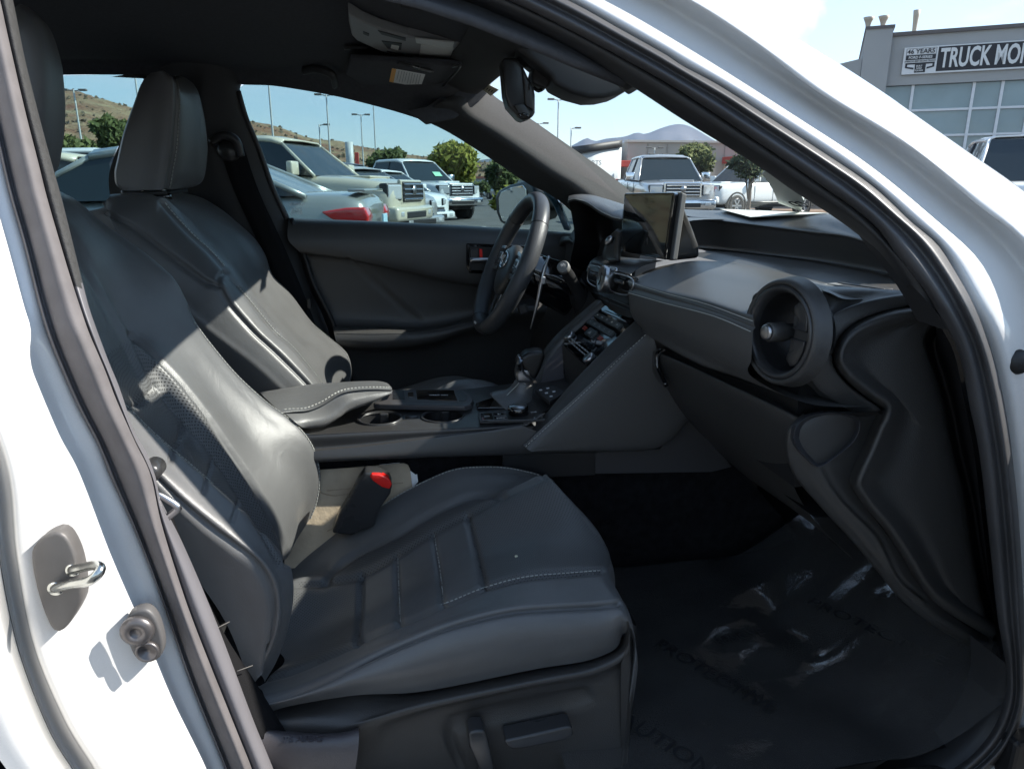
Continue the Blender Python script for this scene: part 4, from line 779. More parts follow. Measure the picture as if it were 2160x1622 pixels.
# ---- centre vents and clock
surf('vent_top', [xs([(1236, 572), (1246, 551), (1262, 541), (1285, 539)], (.50, .51, .53, .56)), xs([(1280, 577), (1290, 560), (1310, 548), (1340, 545)], (.485, .50, .54, .58)), xs([(1318, 590), (1335, 575), (1360, 560), (1400, 550)], (.475, .49, .53, .6))][::1], plastic, dash, k=6, nv=20)
cv = surf('vent_housing', [xs([(1238, 560), (1260, 566), (1290, 574), (1336, 592)], (.52, .50, .49, .49)), xs([(1236, 590), (1258, 602), (1288, 615), (1334, 628)], (.52, .51, .505, .50)), xs([(1242, 605), (1262, 622), (1290, 640), (1340, 660)], (.53, .50, .49, .48)), xs([(1262, 640), (1290, 655), (1320, 668), (1352, 672)], (.50, .49, .48, .48))], darkp, dash, k=6, nv=30)
def frame(nm, px, X, r, m, par): return tube(nm, loop([PX(x, y, X) for x, y in px]), r, m, par, 8, n=40)
frame('vent_frame', [(1243, 560), (1268, 567), (1262, 604), (1240, 592)], .475, .0017, satin, cv)
frame('vent_frame', [(1290, 574), (1334, 590), (1324, 622), (1286, 610)], .465, .0017, satin, cv)
for q in ([(1250, 547), (1330, 573)], [(1262, 556), (1345, 581)]):
    tube('vent_slat', [PX(q[0][0], q[0][1]+8, .49), PX(q[1][0], q[1][1]+8, .475)], .0028, plastic_s, cv, 6)
for x, y in ((1252, 579), (1304, 594)):
    tube('vent_tab', [PX(x-7, y-2, .468), PX(x+10, y+3, .468)], .0045, plastic_s, cv, 8, sq=.5)
for x, y, x2, y2 in ((1245, 570, 1266, 577), (1242, 590, 1262, 598), (1290, 584, 1330, 598), (1288, 603, 1326, 616)):
    tube('vent_slat', [PX(x, y, .485), PX(x2, y2, .48)], .0018, plastic_s, cv, 6)
cn = V3((-.985, .03, .17)).normalized(); cc = PX(1270, 588, .452)
ck = lathe('analog_clock', cc, cn, [(.028, -.03), (.029, .0), (.027, .004), (.024, .002)], satin, cv, 32)
lathe('clock_face', cc, cn, [(.0245, .0015), (.0001, .0022)], mat('clock_dial', (.30, .30, .26), .3, coat=1), ck, 32)
cx1 = cn.cross(V3((0, 0, 1))).normalized(); cu1 = cx1.cross(cn)
for a, l in ((.4, .012), (2.5, .018)):
    tube('clock_hand', [cc+cn*.003, cc+cn*.003+(cx1*math.sin(a)+cu1*math.cos(a))*l], .0009, ink, ck, 6)
tube('clock_arm', xs([(1288, 566), (1300, 569), (1300, 572)], .468), .0045, satin, ck, 8)
tube('trim_strip', xs([(1240, 612), (1290, 632), (1345, 655)], (.51, .47)), .0025, plastic_s, cv, 6)
tube('trim_strip', xs([(1262, 628), (1300, 645), (1345, 662)], (.50, .47)), .002, plastic_s, cv, 6)
# ---- audio and climate panel
Q = [PY(1277, 643, .095), PY(1349, 671, -.105), PY(1240, 774, -.105), PY(1186, 724, .095)]
qn = (Q[1]-Q[0]).cross(Q[3]-Q[0]).normalized(); qn = qn if qn.dot(CAM-Q[0]) > 0 else -qn
qu = (Q[1]-Q[0]).normalized(); qv = (Q[3]-Q[0]).normalized()
cp = polymesh('control_panel', [bil(Q, u, v) for u, v in ((0, 0), (1, 0), (1, 1), (0, 1))], -qn*.02, piano, dash, bev=.002)
def quad(nm, u0, v0, u1, v1, h, m, par, b=.0006): return polymesh(nm, [bil(Q, u, v)+qn*h for u, v in ((u0, v0), (u1, v0), (u1, v1), (u0, v1))], -qn*.006, m, par, bev=b)
btn = mat('button_grey', (.03, .036, .038), .35, var=.1)
rtv = (Q[1]-Q[0]).normalized(); upv = (Q[0]-Q[3]).normalized()
quad('disc_slot', .10, .13, .82, .145, .0025, satin, cp, .0002)
quad('display_strip', .14, .06, .60, .10, .0022, mat('blue_reflective', (.05, .10, .12), .05, coat=1), cp)
for r_, (v0, v1) in enumerate(((.20, .30), (.36, .46))):
    kb = quad('button_row', .06, v0, .84, v1, .004, btn, cp)
    for i in range(5):
        text('button_mark', ['SEEK', 'TUNE', 'AM', 'FM', 'CD', '1', '2', '3', '4', '5'][r_*5+i], bil(Q, .14+.155*i, (v0+v1)/2)+qn*.0045, rtv, upv, .0032, whiteink, kb, ext=.0002)
        if i: quad('button_gap', .06+.155*i, v0+.01, .062+.155*i, v1-.01, .0043, rubber_k, kb, 0)
redi = emis('red_glow', (1, .10, .04), .0)
for u0 in (.08, .62):
    for k_ in range(2): quad('indicator', u0+.05*k_, .52, u0+.04+.05*k_, .55, .0016, redi, cp, 0); quad('indicator', u0+.05*k_, .56, u0+.04+.05*k_, .585, .0016, redi, cp, 0)
hz_ = quad('hazard_button', .28, .50, .52, .64, .005, btn, cp, .001)
a_, b_, c_ = bil(Q, .40, .54)+qn*.0055, bil(Q, .36, .60)+qn*.0055, bil(Q, .44, .60)+qn*.0055
polymesh('hazard_mark', [a_, b_, c_], -qn*.001, mat('grey_mark', (.3, .3, .3), .5), hz_)
quad('climate_display', .18, .70, .80, .78, .0016, mat('dim_display', (.012, .013, .016), .1), cp)
for i in range(7):
    for j in range(2): quad('small_key', .10+.10*i, .83+.055*j, .15+.10*i, .85+.055*j, .0022, mat('key_mark', (.25, .26, .27), .5) if i+j == 0 else bpy.data.materials['key_mark'], cp, 0)
for i, (u, v) in enumerate(((.03, .83), (.90, .90))):
    lathe('temperature_dial', bil(Q, u, v), qn, [(.0135, 0), (.0135, .008), (.011, .010), (.0, .0095)], satin, cp, 28)
# rails either side of the panel
RL = [(1372, 690), (1320, 737), (1260, 795), (1200, 851), (1150, 897), (1103, 940)]
RI = [(1350, 668), (1292, 722), (1238, 776), (1193, 824), (1150, 876), (1100, 932)]
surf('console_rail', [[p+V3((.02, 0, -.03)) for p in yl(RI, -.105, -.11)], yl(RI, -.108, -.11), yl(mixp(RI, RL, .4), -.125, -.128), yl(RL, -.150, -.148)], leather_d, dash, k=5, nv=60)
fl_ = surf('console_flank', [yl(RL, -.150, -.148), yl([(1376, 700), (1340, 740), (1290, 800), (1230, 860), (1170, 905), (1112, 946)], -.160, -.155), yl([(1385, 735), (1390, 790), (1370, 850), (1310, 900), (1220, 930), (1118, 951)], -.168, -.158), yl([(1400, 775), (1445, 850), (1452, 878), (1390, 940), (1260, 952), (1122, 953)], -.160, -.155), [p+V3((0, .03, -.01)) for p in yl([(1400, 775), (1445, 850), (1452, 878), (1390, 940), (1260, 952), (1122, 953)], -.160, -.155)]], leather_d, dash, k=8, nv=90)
stitch('stitching', 'console_flank', [(x+3, y+5) for x, y in RL], stitchm, fl_, ln=.0045, gap=.003, w=.0011)
FR = [(1272, 640), (1230, 676), (1186, 716), (1150, 762), (1128, 798)]
surf('console_rail', [yl([(x-14, y-8) for x, y in FR], .14, .14), yl([(x-6, y-6) for x, y in FR], .125, .125), yl(FR, .105, .105), [p+V3((.02, 0, -.04)) for p in yl(FR, .10, .10)]], leather_d, dash, k=5, nv=40)
# pocket below the panel
surf('console_pocket', [[PY(1186, 727, .09), PY(1240, 776, -.10)], [PY(1187, 727, .09)+V3((.01, 0, -.10)), PY(1240, 776, -.10)+V3((.01, 0, -.10))]], plastic, dash, k=3, nv=6)
surf('pocket_cheek', [[PY(1150, 770, .10), PY(1186, 727, .10)], [PY(1140, 815, .10), PY(1190, 815, .10)]], mat('lilac_grey_trim', (.10, .095, .105), .4, var=.1), dash, k=3, nv=6)
# tunnel side in the footwell
tw = surf('tunnel_carpet', [ys([(640, 960), (900, 955), (1200, 950), (1400, 940), (1460, 870)], -.095), ys([(640, 1060), (900, 1100), (1300, 1190), (1600, 1200), (1700, 1150)], -.09)], carpet, car, k=5, nv=30)
polymesh('tunnel_trim', ys([(1255, 953), (1392, 947), (1455, 876), (1480, 900), (1545, 985), (1500, 996), (1255, 1000)], -.125), (0, .01, 0), mat('tunnel_trim_plastic', (.035, .034, .036), .5), tw, bev=.002)
surf('firewall_carpet', [[V3((.62, Y, .60)), V3((.95, Y, .58)), V3((1.02, Y, .40)), V3((.86, Y, .262)), V3((.40, Y, .258))] for Y in (-.09, -.3, -.45, -.585)], carpet, car, k=4, nv=40)
# ================================================================== centre console
NE = [(640, 914), (700, 911), (767, 907), (860, 903), (961, 898), (1040, 894), (1091, 889), (1130, 878), (1150, 866)]
def sh(P, dy, dx=0): return [(x+dx, y+dy) for x, y in P]
cups = []
for cx0, cy0 in ((802, 886), (934, 881)):
    q0 = PZ(cx0, cy0, .6135); cups.append((q0, (PZ(cx0+47, cy0, .6135)-PZ(cx0-47, cy0, .6135)).length/2))
con = surf('centre_console', [
    [V3((X, .13, z)) for X, z in ((-.35, .60), (-.1, .612), (.15, .622), (.36, .64), (.45, .66))], [V3((X, .0, z)) for X, z in ((-.35, .60), (-.1, .612), (.15, .620), (.36, .64), (.45, .66))],
    ys(NE, -.112), ys(sh(NE, 7), -.128), yl([(655, 946), (760, 938), (850, 928), (960, 916), (1040, 908), (1080, 902), (1112, 897)], -.130, -.130), yl([(655, 952), (760, 944), (850, 934), (960, 921), (1040, 912), (1080, 906), (1110, 901)], -.138, -.138),
    yl([(655, 975), (760, 970), (850, 966), (960, 962), (1110, 957), (1255, 953)], -.142, -.142), [p+V3((0, .03, -.004)) for p in yl([(655, 975), (760, 970), (850, 966), (960, 962), (1110, 957), (1255, 953)], -.142, -.142)]], mat('console_plastic', (.036, .035, .035), .33, var=.12, vscale=7), car, k=16, nv=160, holes=[(q.x, q.y, r_q*.96) for q, r_q in cups])
for cx0, cy0, rx, ry in ((802, 886, 47, 17), (934, 881, 47, 17)):
    c0 = PZ(cx0, cy0, .6135); r_ = abs((PZ(cx0+rx, cy0, .6135)-PZ(cx0-rx, cy0, .6135)).length)/2
    ch = lathe('cup_holder', c0, (0, 0, 1), [(r_*1.0, -.001), (r_*1.02, .004), (r_*.97, .0065), (r_*.91, .006), (r_*.90, .0025), (r_*.87, .0022)], plastic_s, con, 40, caps=False)
    lathe('cup_well', c0, (0, 0, 1), [(r_*.92, .003), (r_*.88, -.02), (r_*.84, -.06), (.0001, -.062)], rubber_k, ch, 40, caps=False)
    boxm('cup_spring', c0+V3((.008, r_*.80, -.008)), XYZ, (.018, .012, .022), plastic_s, ch, .002)
a_ = PZ(855, 881, .6165); b_ = PZ(882, 880, .6165); tube('cup_bridge', [a_, b_], .004, plastic_s, con, 8)
# armrest
ar = surf('armrest', [
    yl([(540, 850), (620, 845), (700, 835), (760, 828), (800, 822), (815, 822)], .12, .10), yl([(545, 828), (640, 813), (700, 808), (780, 804), (812, 807), (825, 817)], .11, .09), yl([(560, 840), (640, 828), (700, 818), (770, 811), (812, 812), (827, 820)], .03, .03),
    yl([(590, 868), (614, 865), (647, 862), (679, 850), (718, 828), (751, 821), (790, 819), (827, 821)], -.125, -.035), yl([(600, 872), (622, 870), (654, 867), (685, 856), (722, 834), (755, 827), (792, 824), (828, 824)], -.130, -.035), yl([(620, 888), (645, 890), (680, 885), (710, 870), (738, 850), (770, 840), (800, 832), (827, 826)], -.140, -.04),
    yl([(640, 903), (655, 903), (686, 898), (715, 881), (734, 868), (767, 855), (800, 842), (825, 831)], -.128, -.04), [p+V3((0, .05, -.01)) for p in yl([(640, 903), (655, 903), (686, 898), (715, 881), (734, 868), (767, 855), (800, 842), (825, 831)], -.128, -.04)]], leather, con, k=7, nv=80,
    grooves=[([(590, 870), (618, 868), (650, 865), (682, 853), (720, 831), (753, 824), (792, 821), (827, 822)], 2.2, .0015)])
stitch('stitching', 'armrest', [(600, 864), (614, 863), (645, 861), (678, 848), (716, 826), (750, 819), (790, 817), (822, 818)], stitchm, ar, ln=.0045, gap=.003, w=.0013)
# touch pad
tp_ = [(826, 822), (948, 820), (978, 823), (993, 832), (999, 843), (993, 852), (980, 856), (900, 854), (800, 852), (786, 850), (815, 842)]
tpo = polymesh('touch_pad', [PZ(x, y, .634) for x, y in tp_], (0, 0, -.013), mat('tray_plastic', (.06, .057, .06), .32), con, bev=.004, smooth=False, seg=3)
polymesh('pad_surface', [PZ(x, y, .6352) for x, y in ((877, 822), (957, 823), (965, 845), (880, 842))], (0, 0, -.002), piano, tpo, bev=.0005)
polymesh('pad_keys', [PZ(x, y, .6352) for x, y in ((962, 824), (974, 825), (984, 833), (984, 843), (976, 846), (968, 845))], (0, 0, -.002), mat('key_grey', (.035, .037, .04), .4), tpo, bev=.0008)
polymesh('pad_button', [PZ(x, y, .6360) for x, y in ((860, 827), (872, 827), (873, 837), (861, 837))], (0, 0, -.003), piano, tpo, bev=.0005)
polymesh('pad_slot', [PZ(x, y, .6348) for x, y in ((829, 824), (852, 824), (854, 842), (829, 842))], (0, 0, -.002), rubber_k, tpo)
for a, b in (((905, 833), (912, 833)), ((930, 833), (945, 833))): tube('pad_mark', [PZ(*a, .6358), PZ(*b, .6358)], .0005, whiteink, tpo, 5)
text('pad_lettering', 'PAD', PZ(920, 833, .6358), (1, 0, 0), (0, 1, 0), .006, whiteink, tpo, ext=.0002)
# drive mode panel
dm = polymesh('mode_panel', [PZ(x, y, .6265) for x, y in ((1008, 869), (1140, 862), (1158, 878), (1150, 884), (1012, 888))], (0, 0, -.006), plastic_s, con, bev=.001)
for q in (((1014, 872), (1038, 871), (1040, 885), (1017, 886)), ((1041, 871), (1066, 870), (1068, 876), (1042, 877)), ((1042, 879), (1069, 878), (1071, 884), (1043, 885))):
    polymesh('mode_button', [PZ(x, y, .6285) for x, y in q], (0, 0, -.003), piano, dm, bev=.0006)
text('mode_lettering', 'OFF', PZ(1027, 878, .6292), (1, 0, 0), (0, 1, 0), .005, whiteink, dm, ext=.0002)
text('mode_lettering', 'EV', PZ(1053, 873, .6292), (1, 0, 0), (0, 1, 0), .005, whiteink, dm, ext=.0002)
text('mode_lettering', 'SNOW', PZ(1056, 881, .6292), (1, 0, 0), (0, 1, 0), .004, whiteink, dm, ext=.0002)
text('mode_lettering', 'SPORT', PZ(1136, 880, .6275), (1, .25, 0), (-.25, 1, 0), .005, whiteink, dm, ext=.0002)
text('mode_lettering', 'ECO', PZ(1126, 869, .6275), (1, .25, 0), (-.25, 1, 0), .005, whiteink, dm, ext=.0002)
mk_ = lathe('mode_dial', PZ(1093, 872, .628), (0, 0, 1), [(.0225, 0), (.0215, .014), (.0195, .016), (.0, .0165)], piano, dm, 36)
lathe('dial_cap', PZ(1093, 872, .628), (0, 0, 1), [(.0185, .0162), (.018, .0172), (.0, .0175)], satin, mk_, 36)
# shifter
sb_ = tube('shift_boot', [PY(1075, 862, .0), PY(1090, 843, .0), PY(1098, 828, .0), PY(1106, 806, .0)], [.055, .040, .026, .020], leather, con, 20)
stp = tube('boot_stitching', [PY(1052, 850, -.03), PY(1068, 835, -.022), PY(1088, 815, -.017), PY(1096, 806, -.017)], .0009, stitchm, sb_, 6)
co_ = tube('shift_collar', [PY(1104, 810, 0), PY(1110, 792, 0), PY(1113, 778, 0)], [.018, .0195, .022], satin, con, 24)
polymesh('shift_knob', [PY(x, y, -.022) for x, y in ((1098, 768), (1101, 753), (1112, 745), (1130, 741), (1148, 742), (1151, 752), (1143, 775), (1130, 803), (1118, 796), (1104, 780))], (.004, .046, 0), perf, con, bev=.009, smooth=True, seg=4)
polymesh('knob_fin', [PY(x, y, -.024) for x, y in ((1096, 757), (1100, 752), (1099, 770), (1108, 785), (1122, 799), (1127, 812), (1090, 808), (1089, 790))], (.004, .048, 0), satin, con, bev=.008, smooth=True, seg=3)
polymesh('shifter_gate', [PZ(x, y, .628) for x, y in ((1003, 850), (1040, 838), (1130, 838), (1148, 853), (1140, 858), (1008, 860))], (0, 0, -.004), piano, con, bev=.001)
tube('gate_rim', [PZ(1150, 826, .64), PZ(1158, 843, .633), PZ(1140, 850, .630)], .002, satin, con, 6)
kp = polymesh('key_panel', [PZ(x, y, .655) for x, y in ((1128, 822), (1165, 812), (1196, 826), (1160, 846))], (0, 0, -.01), darkp, con, bev=.002)
for x, y in ((1140, 823), (1155, 819), (1152, 829), (1168, 826), (1162, 836)): polymesh('key_mark', [PZ(x-3, y-1, .6556), PZ(x+3, y-2, .6556), PZ(x+4, y, .6556), PZ(x-2, y+1, .6556)], (0, 0, -.001), whiteink, kp)
# ================================================================== steering wheel
tau = R(24); wn = V3((-math.cos(tau), 0, math.sin(tau))); ww = V3((math.sin(tau), 0, math.cos(tau))); wy = V3((0, 1, 0)); wc = V3((.317, .37, .888))
wn = (wn+V3((0, -.03, 0))).normalized(); wy = (wy-wn*wy.dot(wn)).normalized(); ww = wy.cross(wn); ww = ww if ww.z > 0 else -ww
perfw = mat('wheel_leather', (.05, .052, .056), .42, bump=('v', 420, .5, .0008), var=.06)
wl_ = mat('wheel_leather_smooth', (.035, .036, .04), .38, var=.06)
def wp(a, r, h=0): return wc+wy*(math.cos(a)*r)+ww*(math.sin(a)*r)+wn*h
RW = .178
def rimarc(a0, a1, m, nm, par, rr=.0185):
    n = max(10, int(abs(a1-a0)*14)); V = []; F = []; sg = 20
    for i in range(n+1):
        a = a0+(a1-a0)*i/n; c = wp(a, RW); rd = (c-wc).normalized()
        for s in range(sg):
            t = 2*math.pi*s/sg; V.append(c+rd*(math.cos(t)*rr)+wn*(math.sin(t)*rr*1.15))
    for i in range(n):
        for s in range(sg): F.append((i*sg+s, i*sg+(s+1) % sg, (i+1)*sg+(s+1) % sg, (i+1)*sg+s))
    return mesh(nm, V, F, m, par)
sw = rimarc(R(40), R(140), wl_, 'steering_wheel', car)
rimarc(R(140), R(250), perfw, 'wheel_grip', sw, .0187); rimarc(R(-70), R(40), perfw, 'wheel_grip', sw, .0187); rimarc(R(250), R(290), wl_, 'wheel_foot', sw, .0182)
for a in (40, 140, 250, 290):
    lp_ = [wp(R(a), RW)+(wp(R(a), RW)-wc).normalized()*(math.cos(t)*.0189)+wn*(math.sin(t)*.0218) for t in np.linspace(0, 2*math.pi, 24)[:-1]]
    tube('rim_seam', lp_, .0007, rubber_k, sw, 6, closed=True, n=40)
hubp = surf('wheel_hub', [[wc+wy*(math.cos(t)*r*1.0)+ww*(math.sin(t)*r*(.9 if math.sin(t) > 0 else 1.15)-.008)+wn*h for t in np.linspace(0, 2*math.pi, 33)] for r, h in ((.066, -.018), (.068, -.004), (.063, .006), (.050, .012), (.026, .0145), (.002, .015))], plastic, sw, k=4, nv=48)
for sx_ in (-1, 1):
    sp_ = polymesh('wheel_spoke', [wc+wy*(sx_*a)+ww*b+wn*.004 for a, b in ((.05, .035), (.11, .038), (.172, .030), (.172, -.02), (.11, -.03), (.05, -.05))], -wn*.018, piano, sw, bev=.004, smooth=True)
    polymesh('spoke_trim', [wc+wy*(sx_*a)+ww*b+wn*.010 for a, b in ((.08, .040), (.12, .036), (.125, .026), (.082, .03))], -wn*.006, satin, sp_, bev=.002)
    for j in range(3): polymesh('wheel_button', [wc+wy*(sx_*a)+ww*b+wn*.010 for a, b in ((.088, .018-j*.018), (.118, .016-j*.018), (.118, .004-j*.018), (.088, .006-j*.018))], -wn*.006, plastic_s, sp_, bev=.002)
    polymesh('button_bezel', [wc+wy*(sx_*a)+ww*b+wn*.009 for a, b in ((.086, .021), (.120, .019), (.120, .0), (.086, .002))], -wn*.004, satin, sp_, bev=.001)
polymesh('lower_spoke', [wc+wy*a+ww*b+wn*-.004 for a, b in ((-.03, -.06), (.03, -.06), (.018, -.168), (-.018, -.168))], -wn*.012, piano, sw, bev=.004, smooth=True)
# emblem: an oval with a slanted stroke
em = tube('wheel_emblem', [wc+wn*.0165+wy*(math.cos(t)*.030)+ww*(math.sin(t)*.021+.004) for t in np.linspace(0, 2*math.pi, 25)[:-1]], .0018, chrome, hubp, 8, closed=True, n=60)
tube('emblem_stroke', [wc+wn*.0165+wy*.006+ww*.018, wc+wn*.0165+wy*.012+ww*-.006, wc+wn*.0165-wy*.020+ww*-.006], .0018, chrome, em, 8, n=12)
text('wheel_badge', 'F SPORT', wp(R(270), RW-.002, .022), -wy, ww, .0058, mat('white_mark', (.7, .7, .7), .4), sw, ext=.0004)
# column, paddle, stalk
tube('steering_column', [wc-wn*.02, wc-wn*.08, wc-wn*.24], [.05, .062, .075], piano, car, 24)
tube('shift_paddle', [wp(R(162), .150, -.036)*0+PY(1158, 540, .24), PY(1146, 575, .235), PY(1133, 640, .235), PY(1119, 694, .24)], [.003, .006, .004, .0015], satin, sw, 8)
boxm('paddle_mark', PY(1146, 592, .225), XYZ, (.012, .004, .018), satin, sw, .002)
stk = tube('wiper_stalk', [PY(1232, 640, .27), PY(1215, 608, .22), PY(1200, 582, .185), PY(1192, 570, .165), PY(1188, 563, .155)], [.030, .019, .0135, .0145, .0135], plastic_s, car, 20, n=18)
kd = (PY(1188, 563, .155)-PY(1200, 582, .185)).normalized()
lathe('stalk_cap', PY(1188, 563, .155), kd, [(.0150, -.010), (.0152, .001), (.0125, .0045), (.010, .0035), (.007, .0048), (.0, .0052)], greypl, stk, 24)
text('stalk_mark', '90', PY(1188, 563, .155)+kd*.006, cr, cu, .007, whiteink, stk, ext=.0003)
surf('stalk_shroud', [[PY(1240+30*math.cos(t), 650+34*math.sin(t), .30) for t in np.linspace(0, 2*math.pi, 20)], [PY(1228+26*math.cos(t), 628+28*math.sin(t), .26) for t in np.linspace(0, 2*math.pi, 20)], [PY(1218+17*math.cos(t), 612+18*math.sin(t), .23) for t in np.linspace(0, 2*math.pi, 20)]], darkp, stk, k=4, nv=30)
boxm('tilt_lever', PY(1102, 652, .30), (V3((1, 0, .3)).normalized(), V3((0, 1, 0)), V3((-.3, 0, 1)).normalized()), (.022, .02, .026), plastic_s, car, .004)
# ================================================================== ceiling fittings, mirror
oc = [(735, 30), (770, 50), (804, 64), (860, 80), (915, 87), (961, 90), (1050, 89), (1056, 93), (1035, 129), (1022, 135), (967, 135), (910, 132), (866, 127), (804, 110), (753, 87), (742, 76), (736, 50)]
oh = polymesh('overhead_console', [PZ(x, y, 1.362) for x, y in oc], (0, 0, .02), mat('overhead_plastic', (.24, .24, .235), .5, var=.06), car, bev=.004)
def oq(nm, px, m, h=1.3605, par=oh, b=.0006): return polymesh(nm, [PZ(x, y, h) for x, y in px], (0, 0, .003), m, par, bev=b)
oq('reading_lamp', [(876, 83), (958, 91), (955, 102), (878, 92)], lampl); oq('reading_lamp', [(888, 95), (957, 103), (947, 128), (884, 120)], lampl)
oq('lamp_edge', [(870, 121), (946, 129), (944, 133), (866, 127)], greypl)
oq('switch', [(805, 88), (848, 93), (846, 107), (818, 104)], rubber_k); oq('switch', [(826, 96), (842, 99), (840, 107), (824, 103)], lampl, 1.3595)
oq('switch', [(797, 66), (856, 82), (856, 88), (805, 74)], rubber_k); oq('switch', [(816, 109), (852, 116), (852, 119), (816, 111)], rubber_k); oq('switch', [(766, 68), (779, 73), (778, 78), (766, 73)], rubber_k)
for i in range(7):
    for j in range(3 if i < 6 else 1):
        x, y = 981+i*5.2-(j*2), 120-i*.6-j*7
        if j == 1: y -= 1
        tube('microphone_slot', [PZ(x, y, 1.3612), PZ(x+1.4, y-4.5, 1.3612)], .0009, rubber_k, oh, 5)
vis = polymesh('sun_visor', [PZ(x, y, 1.338) for x, y in ((740, 128), (975, 141), (932, 194), (880, 198), (760, 178), (730, 160))], (0, 0, .014), headl, car, bev=.005, smooth=True)
lb = polymesh('warning_label', [PZ(x, y, 1.3372) for x, y in ((827, 145), (897, 158), (887, 185), (821, 173))], (0, 0, .0006), paper, vis)
polymesh('label_band', [PZ(x, y, 1.3368) for x, y in ((827, 145), (836, 147), (830, 175), (821, 173))], (0, 0, .0003), mat('label_orange', (.75, .35, .05), .6), lb)
for i in range(9):
    x = 842+i*5.6; 
    tube('label_line', [PZ(x, 150+i*1.1, 1.3366), PZ(x-5, 172+i*1.1-(3 if i % 3 == 0 else 0), 1.3366)], .0006, mat('label_grey', (.25, .25, .27), .7) if i == 0 else bpy.data.materials['label_grey'], lb, 5)
tube('visor_hinge', [PZ(840, 133, 1.331), PZ(912, 151, 1.331)], .004, plastic_s, vis, 8)
tube('visor_rod', [PZ(955, 141, 1.333), PZ(970, 142, 1.333), PZ(930, 188, 1.333)], .003, plastic_s, vis, 6)
v2 = polymesh('sun_visor', [PZ(x, y, 1.345) for x, y in ((780, -60), (990, -30), (1010, 20), (960, 34), (840, 12), (780, -20))], (0, 0, .012), headl, car, bev=.004, smooth=True)
lb2 = polymesh('warning_label', [PZ(x, y, 1.3442) for x, y in ((868, -12), (945, 2), (943, 17), (874, 5))], (0, 0, .0006), paper, v2)
for i in range(8): tube('label_line', [PZ(884+i*7, -6+i*1.3, 1.3436), PZ(883+i*7, 4+i*1.4, 1.3436)], .0006, bpy.data.materials['label_grey'], lb2, 5)
tube('label_slot', [PZ(846, 12, 1.343), PZ(945, 28, 1.343)], .003, rubber_k, v2, 6)
tube('visor_clip', [PZ(1006, 52, 1.335), PZ(1016, 54, 1.328), PZ(1025, 48, 1.326), PZ(1026, 38, 1.330), PZ(1016, 33, 1.338)], .0045, greypl, car, 8, n=20)
tube('grab_handle', [PL(640, 150, -.10), PL(668, 146, -.135), PL(700, 158, -.14), PL(708, 182, -.10)], .010, darkp, car, 10, sq=.6)
boxm('side_lamp', PZ(750, 102, 1.372), XYZ, (.05, .02, .008), darkp, car, .002)
# rear view mirror with its camera box
MP = [(1059, 130), (1062, 122), (1090, 122), (1099, 131), (1114, 163), (1126, 185), (1129, 200), (1129, 238), (1124, 248), (1106, 254), (1097, 252), (1072, 224), (1065, 200)]
rm_ = polymesh('rear_view_mirror', [PY(x, y, -.03) for x, y in MP], (.004, .065, 0), plastic_s, car, bev=.006, smooth=True, seg=3)
polymesh('mirror_cap', [PY(x, y, -.036) for x, y in ((1101, 140), (1112, 165), (1124, 187), (1126, 234), (1108, 222), (1105, 180))], (0, .01, 0), plastic, rm_, bev=.003, smooth=True)
polymesh('mirror_chin', [PY(x, y, -.038) for x, y in ((1084, 221), (1105, 218), (1119, 238), (1117, 247), (1103, 249), (1096, 246))], (0, .01, 0), plastic, rm_, bev=.003, smooth=True)
for x, y in ((1096, 243), (1104, 241), (1111, 244)): lathe('mirror_button', PY(x, y, -.039), (0, -1, 0), [(.0028, 0), (.0028, .0025), (.0, .003)], piano, rm_, 12)
text('mirror_glyph', '1', PY(1116, 184, -.037), cr, cu, .014, piano, rm_, ext=.0006)
bx_ = polymesh('mirror_camera', [PY(x, y, -.02) for x, y in ((1131, 125), (1168, 152), (1164, 165), (1153, 188), (1124, 176), (1122, 162))], (0, .05, 0), plastic, rm_, bev=.005, smooth=True, seg=3)
tube('mirror_stem', [PY(1125, 185, 0), PY(1135, 192, 0), PY(1145, 188, 0), PY(1150, 180, 0)], .0035, rubber_k, rm_, 8)
tube('mirror_mount', [PY(1100, 100, .0), PY(1130, 118, .0), PY(1150, 150, .0)], [.03, .03, .018], darkp, rm_, 14)
polymesh('camera_cover', [PY(x, y, -.07) for x, y in ((1084, 60), (1240, 60), (1345, 178), (1322, 192), (1305, 200), (1275, 207), (1245, 208), (1205, 197), (1168, 178), (1160, 160), (1110, 118), (1086, 100))], (.015, .13, 0), darkp, car, bev=.01, smooth=True, seg=3)
polymesh('pillar_gap_trim', [PY(x, y, -.45) for x, y in ((1080, -30), (1240, 60), (1345, 178), (1322, 192), (1250, 130), (1120, 50), (1060, 0))], (.02, .05, 0), darkp, car, bev=.004)
def wsp(x, y): 
    a = (x-1000)/60.0; return PX(x, y, .262+.03*a)
st_ = polymesh('inspection_sticker', [wsp(x, y) for x, y in ((1009, 183), (1021, 174), (1052, 190), (1035, 203))], (.0008, 0, 0), mat('tan_sticker', (.75, .68, .52), .7), car)
for i in range(6):
    tube('sticker_mark', [wsp(1016+i*5, 187+i*2)-V3((.001, 0, 0)), wsp(1020+i*5, 182+i*2.4)-V3((.001, 0, 0))], .0011, ink, st_, 5)
